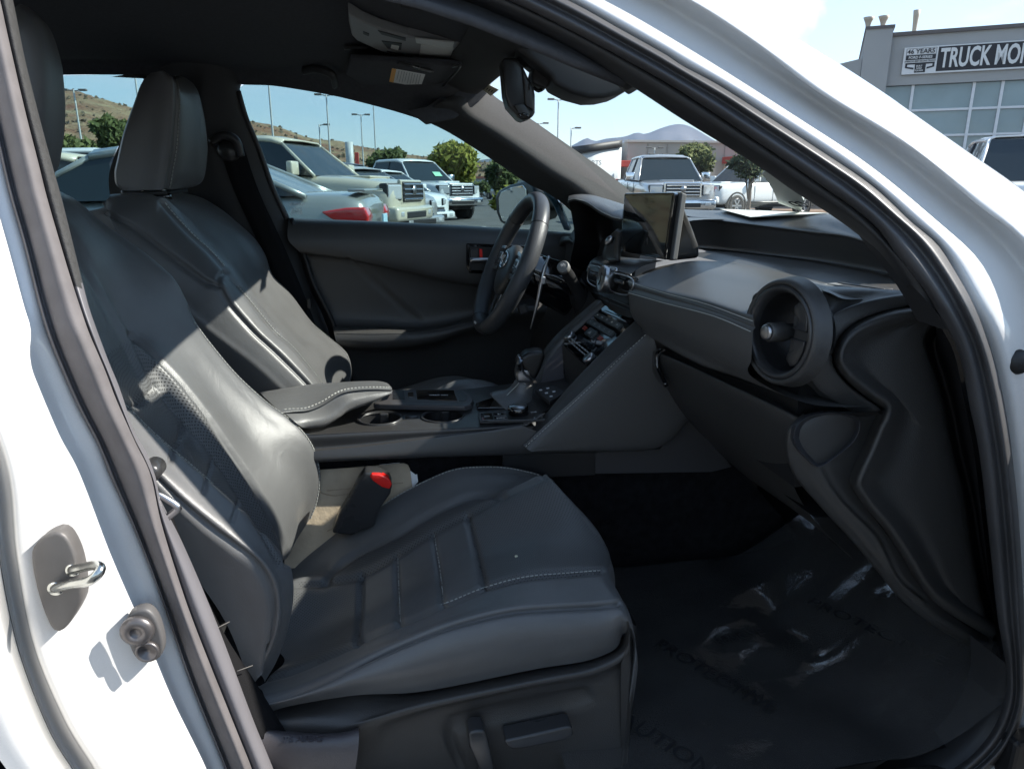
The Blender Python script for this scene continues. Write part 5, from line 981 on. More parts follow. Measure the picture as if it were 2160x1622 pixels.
# ================================================================== loose things inside
Fd = [(662, 992), (734, 987), (851, 977), (861, 981), (865, 990), (868, 1013), (880, 1100), (700, 1190), (600, 1200), (600, 1000)]
fo = empty('paper_folder', PY(760, 1100, -.115), 'creased tan paper folder with white sheets, tucked between the near seat and the console', 'folder')
polymesh('folder_cover', [PY(x, y, -.108-(y-980)/210*.06) for x, y in Fd], (0, .002, 0), mat('kraft_paper', (.42, .335, .235), .75, var=.14, vscale=24, bump=('n', 60, .5, .004)), fo)
for k_, px in enumerate(([(800, 980), (842, 976), (875, 1000), (877, 1020), (800, 1100)], [(780, 984), (868, 1003), (880, 1000), (882, 1016), (800, 1100)])):
    polymesh('sheet', [PY(x, y, -.104-(y-980)/210*.06+.002*k_) for x, y in px], (0, .0008, 0), paper, fo)
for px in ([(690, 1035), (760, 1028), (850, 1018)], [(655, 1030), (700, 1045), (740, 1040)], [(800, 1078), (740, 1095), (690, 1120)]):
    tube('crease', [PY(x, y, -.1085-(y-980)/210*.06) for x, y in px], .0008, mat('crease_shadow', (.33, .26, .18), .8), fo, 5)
# plastic film over the floor mat
fx = []; FC = PZ(1830, 1360, .30)
for i in range(60):
    row = []
    for j in range(60):
        u, v = i/59, j/59
        X = .22+.72*u; Y = -.14-.59*v
        am = .30+.85*math.exp(-((X-FC.x)**2+(Y-FC.y)**2)/.025); z = .278+am*(.012*math.sin(9*u+5*v)*math.sin(7*v)+.006*math.sin(23*u-14*v+1)+.003*math.sin(41*v+17*u))
        if u > .75: z += (u-.75)*.5
        z += .03*max(0, v-.86)
        row.append(V3((X, Y, z)))
    fx.append(row)
filmm = bpy.data.materials.new('clear_film'); filmm.use_nodes = True; t_ = filmm.node_tree; t_.nodes.clear()
o_ = N(t_, 'ShaderNodeOutputMaterial'); tr_ = N(t_, 'ShaderNodeBsdfTransparent'); tr_.inputs[0].default_value = (.9, .9, .92, 1); gl_ = N(t_, 'ShaderNodeBsdfGlossy'); gl_.inputs['Roughness'].default_value = .09
df_ = N(t_, 'ShaderNodeBsdfDiffuse'); df_.inputs[0].default_value = (.11, .108, .105, 1)
fr_ = N(t_, 'ShaderNodeFresnel'); fr_.inputs[0].default_value = 1.6; m1_ = N(t_, 'ShaderNodeMixShader'); m2_ = N(t_, 'ShaderNodeMixShader'); m1_.inputs[0].default_value = .35
nz_ = N(t_, 'ShaderNodeTexNoise'); nz_.inputs['Scale'].default_value = 16; nz_.inputs['Detail'].default_value = 7; bp_ = N(t_, 'ShaderNodeBump'); bp_.inputs['Strength'].default_value = .45; bp_.inputs['Distance'].default_value = .006
tc_ = N(t_, 'ShaderNodeTexCoord'); t_.links.new(tc_.outputs['Object'], nz_.inputs[0]); t_.links.new(nz_.outputs[0], bp_.inputs['Height'])
for n_2 in (gl_, df_, fr_): t_.links.new(bp_.outputs[0], n_2.inputs['Normal'])
t_.links.new(tr_.outputs[0], m1_.inputs[1]); t_.links.new(df_.outputs[0], m1_.inputs[2]); t_.links.new(fr_.outputs[0], m2_.inputs[0]); t_.links.new(m1_.outputs[0], m2_.inputs[1]); t_.links.new(gl_.outputs[0], m2_.inputs[2]); t_.links.new(m2_.outputs[0], o_.inputs[0])
fm = surf('protective_film', fx[::6]+[fx[-1]], filmm, None, k=5, nv=60)
tag(fm, 'wrinkled clear plastic film with black printing spread over the near footwell floor', 'plastic film')
def ztxt(s, x, y, ang, h):
    p, n_ = hit('protective_film', x, y)
    if p is None: return
    d = V3((math.cos(ang), math.sin(ang), 0)); text('film_print', s, p+V3((0, 0, .003)), d, V3((-math.sin(ang), math.cos(ang), 0)), h, ink, fm, ext=.0003)
ztxt('PROTECTIVE', 1500, 1425, R(-60), .030); ztxt('FLOOR MAT', 1545, 1440, R(-60), .020); ztxt('PROTECTIVE', 1840, 1330, R(-60), .03); ztxt('CAUTION', 1385, 1560, R(-55), .03); ztxt('REMOVE', 1560, 1345, R(10), .02)
# sheet on the dash top and the card standing against the windshield
def gz(X, Y):
    u_ = min(1, max(0, (X-.27)/(.73-.27*abs(Y)/.6))); return 1.35-.28*u_-.075*u_*u_ - .012 - abs(Y)*.01
CPT = [(.86, .02), (.78, -.09), (.70, -.19), (.64, -.325), (.52, -.335), (.40, -.34), (.315, -.345), (.305, -.48), (.40, -.535), (.53, -.56), (.58, -.50), (.66, -.36), (.76, -.24), (.88, -.04)]
cd = mesh('window_card', [V3((X, Y, gz(X, Y)-.012)) for X, Y in CPT]+[V3((X, Y, gz(X, Y)-.009)) for X, Y in CPT], [tuple(range(14))]+[tuple(range(14, 28))[::-1]]+[(i, (i+1) % 14, 14+(i+1) % 14, 14+i) for i in range(14)], mat('card_white', (.52, .56, .52), .6), None, False)
tag(cd, 'large pale card with a handwritten mark stuck inside the near corner of the windscreen', 'card')
_p = PX(1680, 407, .775)
text('card_writing', 'CD', V3((.80, -.16, gz(.80, -.16)-.0145)), (0, 1, 0), (-.9, 0, .36), .028, ink, cd)
pa = polymesh('paper_sheet', [PZ(x, y, 1.0245) if False else PX(x, y, X) for x, y, X in ((1518, 442, .86), (1545, 443, .90), (1640, 447, .885), (1745, 451, .85), (1650, 455, .83), (1583, 459, .81))], (0, 0, .0012), mat('sheet_white', (.75, .75, .68), .6), None)
tag(pa, 'white sheet of paper lying flat on top of the dashboard under the windscreen', 'paper')

polymesh('tunnel_cover', ys([(1060, 958), (1256, 954), (1256, 1003), (1060, 1012)], -.124), (0, .01, 0), rubber_k, tw, bev=.002)

polymesh('dash_light_block', [V3((.57, -.60, .66)), V3((.92, -.60, .66)), V3((.92, -.60, .90)), V3((.72, -.60, .915)), V3((.58, -.60, .905)), V3((.56, -.60, .80))], (0, .5, 0), rubber_k, dash)  # unseen solid added inside the dash to stop sunlight leaking through
# ================================================================== OUTSIDE: ground, hills, buildings
def st(o): o['kind'] = 'structure'; return o
asph = mat('asphalt', (.11, .108, .105), .9, spec=.2, var=.22, vscale=1.3, bump=('n', 60, .5, .01))
g_ = mesh('ground', [(-6000, -6000, 0), (6000, -6000, 0), (6000, 6000, 0), (-6000, 6000, 0)], [(0, 1, 2, 3)], asph); st(g_)
linem = mat('line_paint', (.55, .55, .52), .8, var=.15, vscale=3)
for k_, (x0, y0) in enumerate([(-7.5, 4), (-4.5, 4), (-1.5, 4), (1.5, 4)]):
    pass
lines = join_mesh('parking_lines', [boxvf((x, 16.5, .004), (V3((.3, .95, 0)).normalized(), V3((.95, -.3, 0)).normalized(), XYZ[2]), (5.5, .1, .004)) for x in np.arange(-16, 26, 3.0)], linem); st(lines)
gravel = mat('desert_gravel', (.24, .17, .13), .95, spec=.1, var=.35, vscale=2.5, bump=('n', 9, .8, .05))
gi = [PZ(x, y, .12) for x, y in ((1470, 433), (1500, 412), (1600, 406), (1760, 404), (1900, 420), (1860, 452), (1600, 445))]
isl = polymesh('gravel_island', gi, (0, 0, -.13), gravel); st(isl)
curb = tube('kerb', loop([p+V3((0, 0, -.04)) for p in gi]), .09, mat('concrete_kerb', (.38, .37, .35), .85, var=.1), None, 6, n=80); st(curb)
# dry hill on the left
hillm = mat('dry_hillside', (.27, .135, .085), .95, spec=.05, var=.38, vscale=.05, bump=('n', .35, 1., 2.0), vcol=(.25, .20, .12))
ridge = [(-1500, 60), (-900, 90), (-400, 120), (-100, 150), (60, 172), (130, 188), (158, 193), (200, 208), (245, 224), (290, 236), (400, 250), (535, 264), (562, 268), (600, 275), (650, 292), (700, 297), (760, 309), (830, 322), (900, 335), (1000, 350), (1100, 362), (1200, 380), (1300, 396)]
NR = 220; rr_ = rs([PY(x, y, 460) for x, y in ridge], NR)
rng = np.random.RandomState(3)
def fbm(n, m, sc, seed):
    r_ = np.random.RandomState(seed); out_ = np.zeros((n, m)); a = 1
    for s in sc:
        g = r_.rand(int(n/s)+3, int(m/s)+3); ii = np.arange(n)/s; jj = np.arange(m)/s
        i0 = ii.astype(int); j0 = jj.astype(int); fi = (ii-i0)[:, None]; fj = (jj-j0)[None]
        fi = fi*fi*(3-2*fi); fj = fj*fj*(3-2*fj)
        out_ += a*(g[i0][:, j0]*(1-fi)*(1-fj)+g[i0+1][:, j0]*fi*(1-fj)+g[i0][:, j0+1]*(1-fi)*fj+g[i0+1][:, j0+1]*fi*fj-.5); a *= .55
    return out_
MR = 60; nzh = fbm(NR, MR, (24, 12, 6, 3), 5); V = []
for i in range(NR):
    for j in range(MR):
        f = j/(MR-1); e = min(1, f*1.25)
        h = rr_[i][2]*(e**.8 if f < .8 else 1-(f-.8)*1.5)
        env = math.sin(math.pi*min(1, f))*.8
        Y = 170+(460-170)*e+(max(0, f-.8)*600)
        sc_f = (Y+1.47)/(461.47)
        V.append((rr_[i][0]*sc_f if f < .8 else rr_[i][0], Y, max(-.5, h+nzh[i, j]*9*env*(0 if abs(f-.8) < .02 else 1)+rng.randn()*.25)-(.6 if j == 0 else 0)))
F = [(i*MR+j, (i+1)*MR+j, (i+1)*MR+j+1, i*MR+j+1) for i in range(NR-1) for j in range(MR-1)]
hill = st(mesh('dry_hill', V, F, hillm))
def scrub(name, n, mtl, fn, smin, smax, label):
    parts_V = []; parts_F = []
    for _ in range(n):
        p, s = fn()
        for k_ in range(7):
            a = random.random()*6.28; e = random.random()*1.2; c = p+V3((math.cos(a)*s*.5*random.random(), math.sin(a)*s*.5*random.random(), s*.45*random.random()))
            u = V3((random.gauss(0, 1), random.gauss(0, 1), random.gauss(0, .6))).normalized()*s*.38; w = u.orthogonal().normalized()*s*.34
            b = len(parts_V); parts_V += [tuple(c-u-w), tuple(c+u-w*.4), tuple(c+u*.6+w), tuple(c-u*.5+w)]; parts_F.append((b, b+1, b+2, b+3))
    o = mesh(name, parts_V, parts_F, mtl, smooth=False); o['label'] = label; o['kind'] = 'stuff'; o['category'] = 'scrub'
    return o
def hillpt():
    while True:
        i = random.randrange(NR); j = random.randrange(2, int(MR*.82)); v = V[i*MR+j]
        if -320 < v[0] < 130: return V3(v), random.uniform(.8, 2.0)
scrub('desert_scrub', 1500, mat('scrub_leaf', (.12, .095, .055), .9, var=.4, vscale=.3), hillpt, 1, 3, 'low dry scrub scattered over the brown hillside')
# distant blue mountains
mtm = mat('far_rock', (.13, .12, .125), .95, spec=0, var=.3, vscale=.002)
mpx_ = [(700, 372), (900, 352), (1040, 338), (1130, 318), (1170, 322), (1204, 307), (1238, 289), (1254, 296), (1279, 291), (1316, 288), (1343, 279), (1363, 282), (1404, 266), (1432, 260), (1460, 267), (1502, 291), (1543, 312), (1600, 318), (1700, 335), (1900, 350), (2100, 360), (2500, 380)]
MY = 4200; mm_ = rs([PY(x, y, MY) for x, y in mpx_], 200); nm_ = fbm(200, 24, (10, 5, 2.5), 9); V2 = []
for i in range(200):
    for j in range(24):
        f = j/23; Y = MY-1500*(1-f) if f < .8 else MY
        Y = MY-1500+1875*min(f, .8)+max(0, f-.8)*4000; e = min(1, f/.8)
        sc_f = min(1.0, (Y+1.47)/(MY+1.47))
        V2.append((mm_[i][0]*sc_f, Y, (mm_[i][2]*(e**1.3)*(1-max(0, f-.8)*3)+(nm_[i, j]*110*math.sin(math.pi*e)))*1.0-(2 if j == 0 else 0)))
F2_ = [(i*24+j, (i+1)*24+j, (i+1)*24+j+1, i*24+j+1) for i in range(199) for j in range(23)]
mt = st(mesh('mountains', V2, F2_, mtm))
# ------------------------------------------------------------------ dealership with the sign
stucco = mat('grey_stucco', (.33, .33, .32), .85, spec=.2, var=.05, vscale=.6, bump=('n', 40, .3, .01))
glz = mat('shop_glass', (.17, .235, .25), .06, spec=.8, var=.22, vscale=.35, bump=('n', .9, .25, .06))  # colour noise imitates uneven reflections across the panes
alu = mat('aluminium_frame', (.62, .63, .64), .35, var=.05)
B0 = V3((24.3, 31.9, 0)); bu = V3((.835, -.55, 0)).normalized(); bn = V3((-bu.y, bu.x, 0)); bn = bn if bn.dot(B0-CAM) > 0 else -bn
def BF(x, y, off=0):
    d = ray(x, y); p0 = B0+bn*off; t = (p0-CAM).dot(bn)/d.dot(bn); p = CAM+d*t; return (p-B0).dot(bu), p.z
def BP(u, z, off=0): return B0+bu*u+bn*off+V3((0, 0, z))
de = empty('dealership_building', B0, 'grey stucco showroom with a glass front and a black banner sign on its fascia', 'building')
u0, zt = BF(1883, 78); _, zf = BF(1870, 182); ue = 26
zt2 = BF(2160, 58)[1]; 
polymesh('fascia', [BP(0, zf), BP(ue, zf), BP(ue, (zt+zt2)/2), BP(0, (zt+zt2)/2)], bn*.5, stucco, de)
polymesh('parapet_cap', [BP(-.05, (zt+zt2)/2, -.12), BP(ue, (zt+zt2)/2, -.12), BP(ue, (zt+zt2)/2, .6), BP(-.05, (zt+zt2)/2, .6)], (0, 0, .16), mat('bronze_cap', (.10, .085, .08), .5), de)
zr = BF(1880, 62)[1]; ul = BF(1827, 64)[0]
polymesh('corner_tower', [BP(ul, 0, -.35), BP(.0, 0, -.35), BP(.0, 0, 9), BP(ul, 0, 9)], (0, 0, zr), stucco, de)
ul2 = BF(1808, 90, 2)[0]
polymesh('tower_shoulder', [BP(ul-.02, 0, .3), BP(ul-1.0, 0, 1.6), BP(ul-1.0, 0, 10), BP(ul-.02, 0, 10)], (0, 0, zr*.86), stucco, de)
polymesh('side_wall', [BP(ul-.9, 0, 2.0), BP(ul-2.2, 0, 7), BP(ul-2.2, 0, 30), BP(ul-.9, 0, 30)], (0, 0, zr*.72), stucco, de)
polymesh('tower_cap', [BP(ul-.05, zr, -.42), BP(.06, zr, -.42), BP(.06, zr, 9), BP(ul-.05, zr, 9)], (0, 0, .12), bpy.data.materials['bronze_cap'], de)
polymesh('building_core', [BP(-.5, 0, .5), BP(ue, 0, .5), BP(ue, 0, 25), BP(-.5, 0, 25)], (0, 0, zf-.1), stucco, de)
for x, h in ((1831, .9), (1863, .9)):
    p = BP(BF(x, 60)[0], zr+.12, .8); vt = tube('roof_vent', [p, p+V3((0, 0, .5)), p+V3((0, 0, .62))], [.10, .12, .26], mat('tan_metal', (.42, .36, .28), .6) if h == .9 and x == 1831 else bpy.data.materials['tan_metal'], de, 10, n=6)
p = BP(BF(1932, 70)[0], zt, 1.2); tube('roof_flue', [p, p+V3((0, 0, 1.1)), p+V3((0, 0, 1.3))], [.09, .11, .16], bpy.data.materials['tan_metal'], de, 10, n=6)
# glazing bays
zh = [zf, BF(1923, 235)[1], BF(2000, 285)[1], BF(2100, 345)[1], .15]
zh[1] = (BF(1923, 233)[1]+BF(2160, 225)[1])/2; zh[2] = (BF(2000, 284)[1]+BF(2160, 282)[1])/2; zh[3] = 1.2
us = [-.05, BF(1923, 210)[0], BF(2048, 230)[0], BF(2108, 230)[0]]; 
d1 = us[3]-us[2]; u_ = us[3]; k_ = 0
while u_ < ue-3: u_ += (us[2]-us[1]) if k_ % 3 == 1 else d1; us.append(u_); k_ += 1
cur = polymesh('glazing', [BP(-.05, .1, .25), BP(ue, .1, .25), BP(ue, zf, .25), BP(-.05, zf, .25)], bn*.05, glz, de)
for u in us: boxm('mullion', BP(u, (zf+.1)/2, .2), (bu, bn, XYZ[2]), (.12, .14, zf-.1), alu, cur)
for z in zh[1:4]: boxm('transom', BP(ue/2, z, .21), (bu, bn, XYZ[2]), (ue, .12, .10), alu, cur)
u1_, z1_ = BF(2000, 288); df = boxm('door_frame', BP(us[1]+1.2, 1.2, .16), (bu, bn, XYZ[2]), (1.9, .1, 2.4), alu, de); boxm('door_glass', BP(us[1]+1.2, 1.2, .10), (bu, bn, XYZ[2]), (1.6, .05, 2.15), mat('brown_door', (.12, .05, .035), .3), df)
# banner sign: corners measured on the facade plane
sl, sb_z = BF(1902, 158, -.12); sl2, stz = BF(1908, 100, -.12); sr = sl+15.5; sl = (sl+sl2)/2
zb2 = BF(2160, 145, -.12)[1]; zt3 = BF(2160, 87, -.12)[1]
Zb = (sb_z+zb2)/2; Zt = (stz+zt3)/2; H_ = Zt-Zb
sg = polymesh('banner_sign', [BP(sl, Zb, -.12), BP(sr, Zb, -.12), BP(sr, Zt, -.12), BP(sl, Zt, -.12)], bn*.1, mat('banner_white', (.62, .62, .61), .6, var=.04), de)
bs = BF(1978, 120, -.14)[0]
polymesh('banner_field', [BP(bs, Zb+.06*H_, -.125), BP(sr-.1, Zb+.06*H_, -.125), BP(sr-.1, Zt-.04*H_, -.125), BP(bs, Zt-.04*H_, -.125)], bn*.01, mat('banner_black', (.018, .017, .02), .6), sg)
def ftxt(nm, s, u, z, h, m, sx=1, al='LEFT', bold=0, off=-.14, sp=1): return text(nm, s, BP(u, z, off), bu, (0, 0, 1), h, m, sg, ext=.008, align=al, sx=sx, bold=bold, sp=sp)
wht = mat('banner_letter', (.62, .62, .60), .6); zc = (Zb+Zt)/2
wtr = BF(2090, 115, -.14)[0]-BF(1982, 118, -.14)[0]
t1 = ftxt('sign_lettering', 'TRUCK MONTH', bs+.12, zc, H_*.70, wht, sx=1, bold=.035)
xsv = [v.co.dot(bu) for v in t1.data.vertices]; 
# squeeze so TRUCK spans what the photograph shows
t0_ = text('m', 'TRUCK', (0, 0, 0), (1, 0, 0), (0, 0, 1), H_*.70, wht, None, align='LEFT', bold=.035); wtx = max(v.co.x for v in t0_.data.vertices)-min(v.co.x for v in t0_.data.vertices); bpy.data.objects.remove(t0_)
fac = wtr/wtx; base = min(xsv)
for v in t1.data.vertices: v.co = v.co+bu*((v.co.dot(bu)-base)*(fac-1))
blk = bpy.data.materials['banner_black']; um = (sl+bs)/2; wB = bs-sl
def sq(nm, ua, ub, za, zb_, m=blk, off=-.13): return polymesh(nm, [BP(sl+wB*ua, Zb+H_*za, off), BP(sl+wB*ub, Zb+H_*za, off), BP(sl+wB*ub, Zb+H_*zb_, off), BP(sl+wB*ua, Zb+H_*zb_, off)], bn*.005, m, sg)
for a in ((.07, .95, .945, .955), (.07, .95, .70, .715), (.07, .08, .70, .95), (.94, .95, .70, .95)): sq('badge_line', *a)
ftxt('badge_lettering', '46 YEARS', um, Zb+H_*.83, H_*.17, blk, sx=1.0, al='CENTER', bold=.02, off=-.135)
sq('badge_bar', .07, .95, .53, .695); ftxt('badge_lettering', 'FORD F-SERIES', um, Zb+H_*.61, H_*.095, wht, sx=.98, al='CENTER', bold=.03, off=-.145)
ftxt('badge_lettering', "AMERICA'S BEST-SELLING TRUCKS", um, Zb+H_*.475, H_*.06, blk, sx=.86, al='CENTER', off=-.135)
polymesh('badge_chevron', [BP(sl+wB*a, Zb+H_*b, -.13) for a, b in ((.08, .42), (.94, .42), (.94, .24), (.72, .17), (.72, .24), (.88, .28), (.88, .36), (.14, .36), (.14, .28), (.34, .24), (.34, .17), (.08, .24))], bn*.005, blk, sg)
sq('badge_box', .37, .69, .05, .36); ftxt('badge_lettering', 'BUILT', um-.0, Zb+H_*.29, H_*.06, wht, al='CENTER', bold=.03, off=-.145); ftxt('badge_lettering', 'FORD', um, Zb+H_*.205, H_*.055, wht, al='CENTER', bold=.03, off=-.145); ftxt('badge_lettering', 'TOUGH', um, Zb+H_*.12, H_*.06, wht, al='CENTER', bold=.03, off=-.145)
# ------------------------------------------------------------------ buildings beyond the windscreen
b2 = empty('curved_white_building', (40, 80, 0), 'white building with a curved front and a dark roof edge, beyond the windscreen', 'building')
cw = mat('white_wall', (.50, .52, .53), .8, var=.05, vscale=.3)
a0 = [PY(x, y, Y) for x, y, Y in ((1200, 311, 82), (1225, 308, 80), (1262, 303, 80), (1312, 296, 82))]
A_ = rs(a0, 14)
surf('curved_wall', [[V3((p[0], p[1], 0)) for p in A_], [V3(p)-V3((0, 0, .8)) for p in A_]], cw, b2, k=2, nv=14, thick=.3)
surf('roof_edge', [[V3(p)+V3((-.05, -.3, -.8)) for p in A_], [V3(p)+V3((-.05, -.3, 0)) for p in A_]], darkp, b2, k=2, nv=14, thick=.3)
polymesh('body_block', [V3((A_[0][0]+1, 84, 0)), V3((A_[-1][0], 83, 0)), V3((A_[-1][0]+4, 100, 0)), V3((A_[0][0]+4, 100, 0))], (0, 0, a0[-1].z-1), cw, b2)
p = PY(1251, 344, 79.4); text('wall_lettering', 'PARTS', p, (1, 0, 0), (0, 0, 1), .5, mat('faint_letter', (.2, .2, .2), .7), b2, ext=.02)
b3 = empty('beige_box_building', (52, 90, 0), 'long beige flat-roofed building with a red trim band behind the silver pickup', 'building')
tanw = mat('beige_wall', (.36, .335, .30), .85, var=.06, vscale=.2)
c_a, c_b, c_c = PY(1312, 303, 84), PY(1325, 300, 88), PY(1530, 299, 88)
polymesh('wall', [V3((c_b.x, 88, 0)), V3((c_c.x+30, 88, 0)), V3((c_c.x+30, 130, 0)), V3((c_b.x, 130, 0))], (0, 0, c_b.z), tanw, b3)
polymesh('roof_cap', [V3((c_b.x-.2, 87.7, c_b.z)), V3((c_c.x+30, 87.7, c_b.z)), V3((c_c.x+30, 89, c_b.z)), V3((c_b.x-.2, 89, c_b.z))], (0, 0, .25), mat('pale_cap', (.45, .43, .4), .7), b3)
for i in range(1, 6):
    x = c_b.x+i*(c_c.x-c_b.x)/5; boxm('wall_joint', (x, 87.97, c_b.z/2), XYZ, (.12, .1, c_b.z-.4), mat('joint_grey', (.25, .235, .21), .8) if i == 1 else bpy.data.materials['joint_grey'], b3)
rd = mat('red_band', (.42, .05, .035), .6)
pr_ = PY(1302, 352, 84); boxm('red_canopy', (pr_.x+1.6, 86.4, pr_.z+.4), XYZ, (2.0, 3, .7), rd, b3, .05)
pr_ = PY(1528, 338, 86); boxm('red_canopy', (pr_.x+2.4, 86, pr_.z), XYZ, (4, 3, .8), rd, b3, .05)
for i, (x, y) in enumerate(((760, 385), (1330, 372), (1030, 372))):
    pass
lb3 = empty('low_grey_building', (12, 140, 0), 'low pale grey building far off between the two roadside trees', 'building')
q_ = PY(985, 377, 140); q2 = PY(1100, 377, 140)
polymesh('wall', [V3((q_.x, 140, 0)), V3((q2.x+20, 140, 0)), V3((q2.x+20, 160, 0)), V3((q_.x, 160, 0))], (0, 0, q_.z), cw, lb3)
polymesh('roof', [V3((q_.x-.5, 139.5, q_.z)), V3((q2.x+20, 139.5, q_.z)), V3((q2.x+20, 160, q_.z)), V3((q_.x-.5, 160, q_.z))], (0, 0, .4), mat('terracotta_roof', (.33, .13, .09), .8), lb3)
# ------------------------------------------------------------------ lamp posts
polem = mat('painted_steel_pole', (.46, .48, .47), .5, var=.08); lampm = mat('lamp_housing', (.14, .13, .12), .5)
def lamp(px, py, H, label, heads=2, r=.075, wave=False):
    d = ray(px, py); t = (H-CAM.z)/d.z; p = CAM+d*t; p.z = 0
    e = empty('street_lamp', p, label, 'lamp post', 'lamp posts around the car parks')
    lathe('pole_base', p, (0, 0, 1), [(.3, 0), (.3, .6), (.0, .6)], mat('pole_plinth', (.4, .39, .37), .9) if 'pole_plinth' not in MATS else MATS['pole_plinth'], e, 16)
    tube('pole', [p+V3((0, 0, .5)), p+V3((0, 0, H/2)), p+V3((0, 0, H))], [r*1.25, r*.8], polem, e, 10, n=8)
    if heads:
        for s in ([-1, 1] if heads == 2 else [1]):
            tube('arm', [p+V3((0, 0, H-.1)), p+V3((s*.45, 0, H-.02))], .04, lampm, e, 6)
            boxm('lamp_head', p+V3((s*.72, 0, H)), XYZ, (.62, .38, .16), lampm, e, .04)
    return e
for a in ((155, 190, 9, 'pale lamp post in front of the brown hill, seen through the rear side window'), (276, 95, 12, 'thick lamp post cut by the roof beside the driver headrest'), (559, 90, 12, 'tall lamp post rising out of sight just right of the driver belt pillar'),
          (688, 200, 9, 'twin-headed lamp post second from the left in the driver window'), (673, 263, 7, 'short lamp post with one square head behind the cream pickup', 1), (761, 242, 9, 'twin-headed lamp post above the white pickup cab'),
          (786, 190, 11, 'slim bare pole just right of the twin-headed lamp above the white pickup', 0), (1178, 210, 9, 'twin-headed lamp post seen through the windscreen below the mirror'), (1138, 260, 8, 'small twin-headed lamp beside the driver window pillar, through the windscreen'),
          (1205, 270, 7, 'single-headed lamp standing in front of the white curved building', 1), (970, 303, 7, 'white pole standing in front of the yellow-green tree', 0), (1381, 312, 5.5, 'low white twin lamp in front of the beige building wall'), (1388, 326, 4.4, 'lowest white twin lamp above the silver pickup cab'), (1526, 314, 6, 'white twin lamp near the red canopy right of the round tree')):
    lamp(*a[:4], **({'heads': a[4]} if len(a) > 4 else {}))
# brand pylon: plain white post
pw = empty('sign_post', PY(736, 395, 30)*1, 'thick white post with a red sign edge standing behind the white pickup', 'sign post')
px_ = PY(736, 300, 30); tube('post', [V3((px_.x, 30, 0)), V3((px_.x, 30, px_.z))], .16, polem, pw, 12, n=4); boxm('sign_panel', (px_.x+.28, 30.1, px_.z-.7), XYZ, (.16, .2, .6), rd, pw, .02)
# ------------------------------------------------------------------ trees
def leafmat(nm, c, c2):
    m = mat(nm, c, .75, spec=.15, var=.001, vscale=.5); b = m.node_tree.nodes['Principled BSDF']; t = m.node_tree
    g = N(t, 'ShaderNodeNewGeometry'); mi = N(t, 'ShaderNodeMixRGB'); mi.inputs[1].default_value = (*c, 1); mi.inputs[2].default_value = (*c2, 1)
    t.links.new(g.outputs['Random Per Island'], mi.inputs[0]); t.links.new(mi.outputs[0], b.inputs['Base Color'])
    return m
barkm = mat('bark', (.12, .09, .07), .9, var=.3, vscale=20)
def tree(cx0, cy0, rpx, Y, label, m, asp=.9, n=3200, leaf=.16, seed=1, trunk=True, ground=0.0):
    r_ = random.Random(seed); c = PY(cx0, cy0, Y); r3 = (PY(cx0+rpx, cy0, Y)-c).length
    e = empty('tree', V3((c.x, c.y, ground)), label, 'tree', 'trees around the car parks')
    lobes = []
    for _ in range(16):
        a = r_.random()*6.28; b = r_.uniform(-1, 1); q = r_.uniform(.35, .72)
        lobes.append((c+V3((math.cos(a)*q*r3*math.sqrt(1-b*b), math.sin(a)*q*r3*math.sqrt(1-b*b), b*q*r3*asp)), r3*r_.uniform(.22, .42)))
    V = []; F = []
    for _ in range(n):
        lc, lr = r_.choice(lobes); d = V3((r_.gauss(0, 1), r_.gauss(0, 1), r_.gauss(0, 1))).normalized()
        p = lc+d*lr*(r_.random()**.4)*(1.0+.3*(r_.random()**6)); s = leaf*r_.uniform(.5, 1.3)
        u = V3((r_.gauss(0, 1), r_.gauss(0, 1), r_.gauss(0, 1))).normalized(); w = u.orthogonal().normalized()
        b = len(V); V += [tuple(p-u*s), tuple(p+w*s*.5), tuple(p+u*s), tuple(p-w*s*.5)]; F.append((b, b+1, b+2, b+3))
    mesh('crown', V, F, m, e, False)
    if trunk:
        tk = tube('trunk', [V3((c.x, c.y, ground)), V3((c.x+.05*r3, c.y, ground+(c.z-ground)*.45)), V3((c.x, c.y, c.z))], [r3*.09, r3*.06, r3*.03], barkm, e, 8, n=10)
        for i in range(4):
            a = i*1.6+r_.random(); tube('limb', [V3((c.x, c.y, ground+(c.z-ground)*.4)), c+V3((math.cos(a)*r3*.4, math.sin(a)*r3*.4, r3*.1))], [r3*.035, r3*.015], barkm, e, 6, n=5)
    return e
yg = leafmat('yellow_green_leaf', (.12, .14, .028), (.26, .25, .045)); dg = leafmat('olive_leaf', (.045, .065, .025), (.11, .13, .045)); pg = leafmat('dusty_leaf', (.07, .09, .035), (.15, .165, .06))
tree(957, 345, 58, 34, 'yellow-green tree between the white pickup and the far white car', yg, .82, 4200, .17, 2)
tree(1058, 372, 42, 42, 'olive green tree right of the yellow-green one, cut by the driver window edge', dg, .8, 3000, .2, 3)
tree(1015, 395, 20, 60, 'small round bush far down the lot beside the far white car', dg, .6, 1000, .2, 13)
tree(810, 338, 40, 60, 'dark tree behind the cab of the white pickup', dg, .62, 2600, .26, 4)
tree(838, 330, 22, 64, 'thin dark tree top just right of the white pickup cab roof', dg, .8, 1200, .22, 5)
tree(238, 285, 44, 30, 'dark bushy tree behind the driver headrest, seen in the rear side window', dg, 1.0, 4200, .17, 6)
tree(160, 312, 42, 34, 'low pale green bush below the lamp post in the rear side window', pg, .55, 2600, .18, 7)
tree(1466, 335, 47, 46, 'round green tree behind the silver pickup, right of its cab', pg, .78, 3800, .2, 8)
tree(1585, 340, 55, 17, 'thin dark tree on the gravel island in front of the parked white pickup', leafmat('grey_green_leaf', (.04, .055, .03), (.08, .10, .05)), .62, 900, .10, 9, ground=.12)
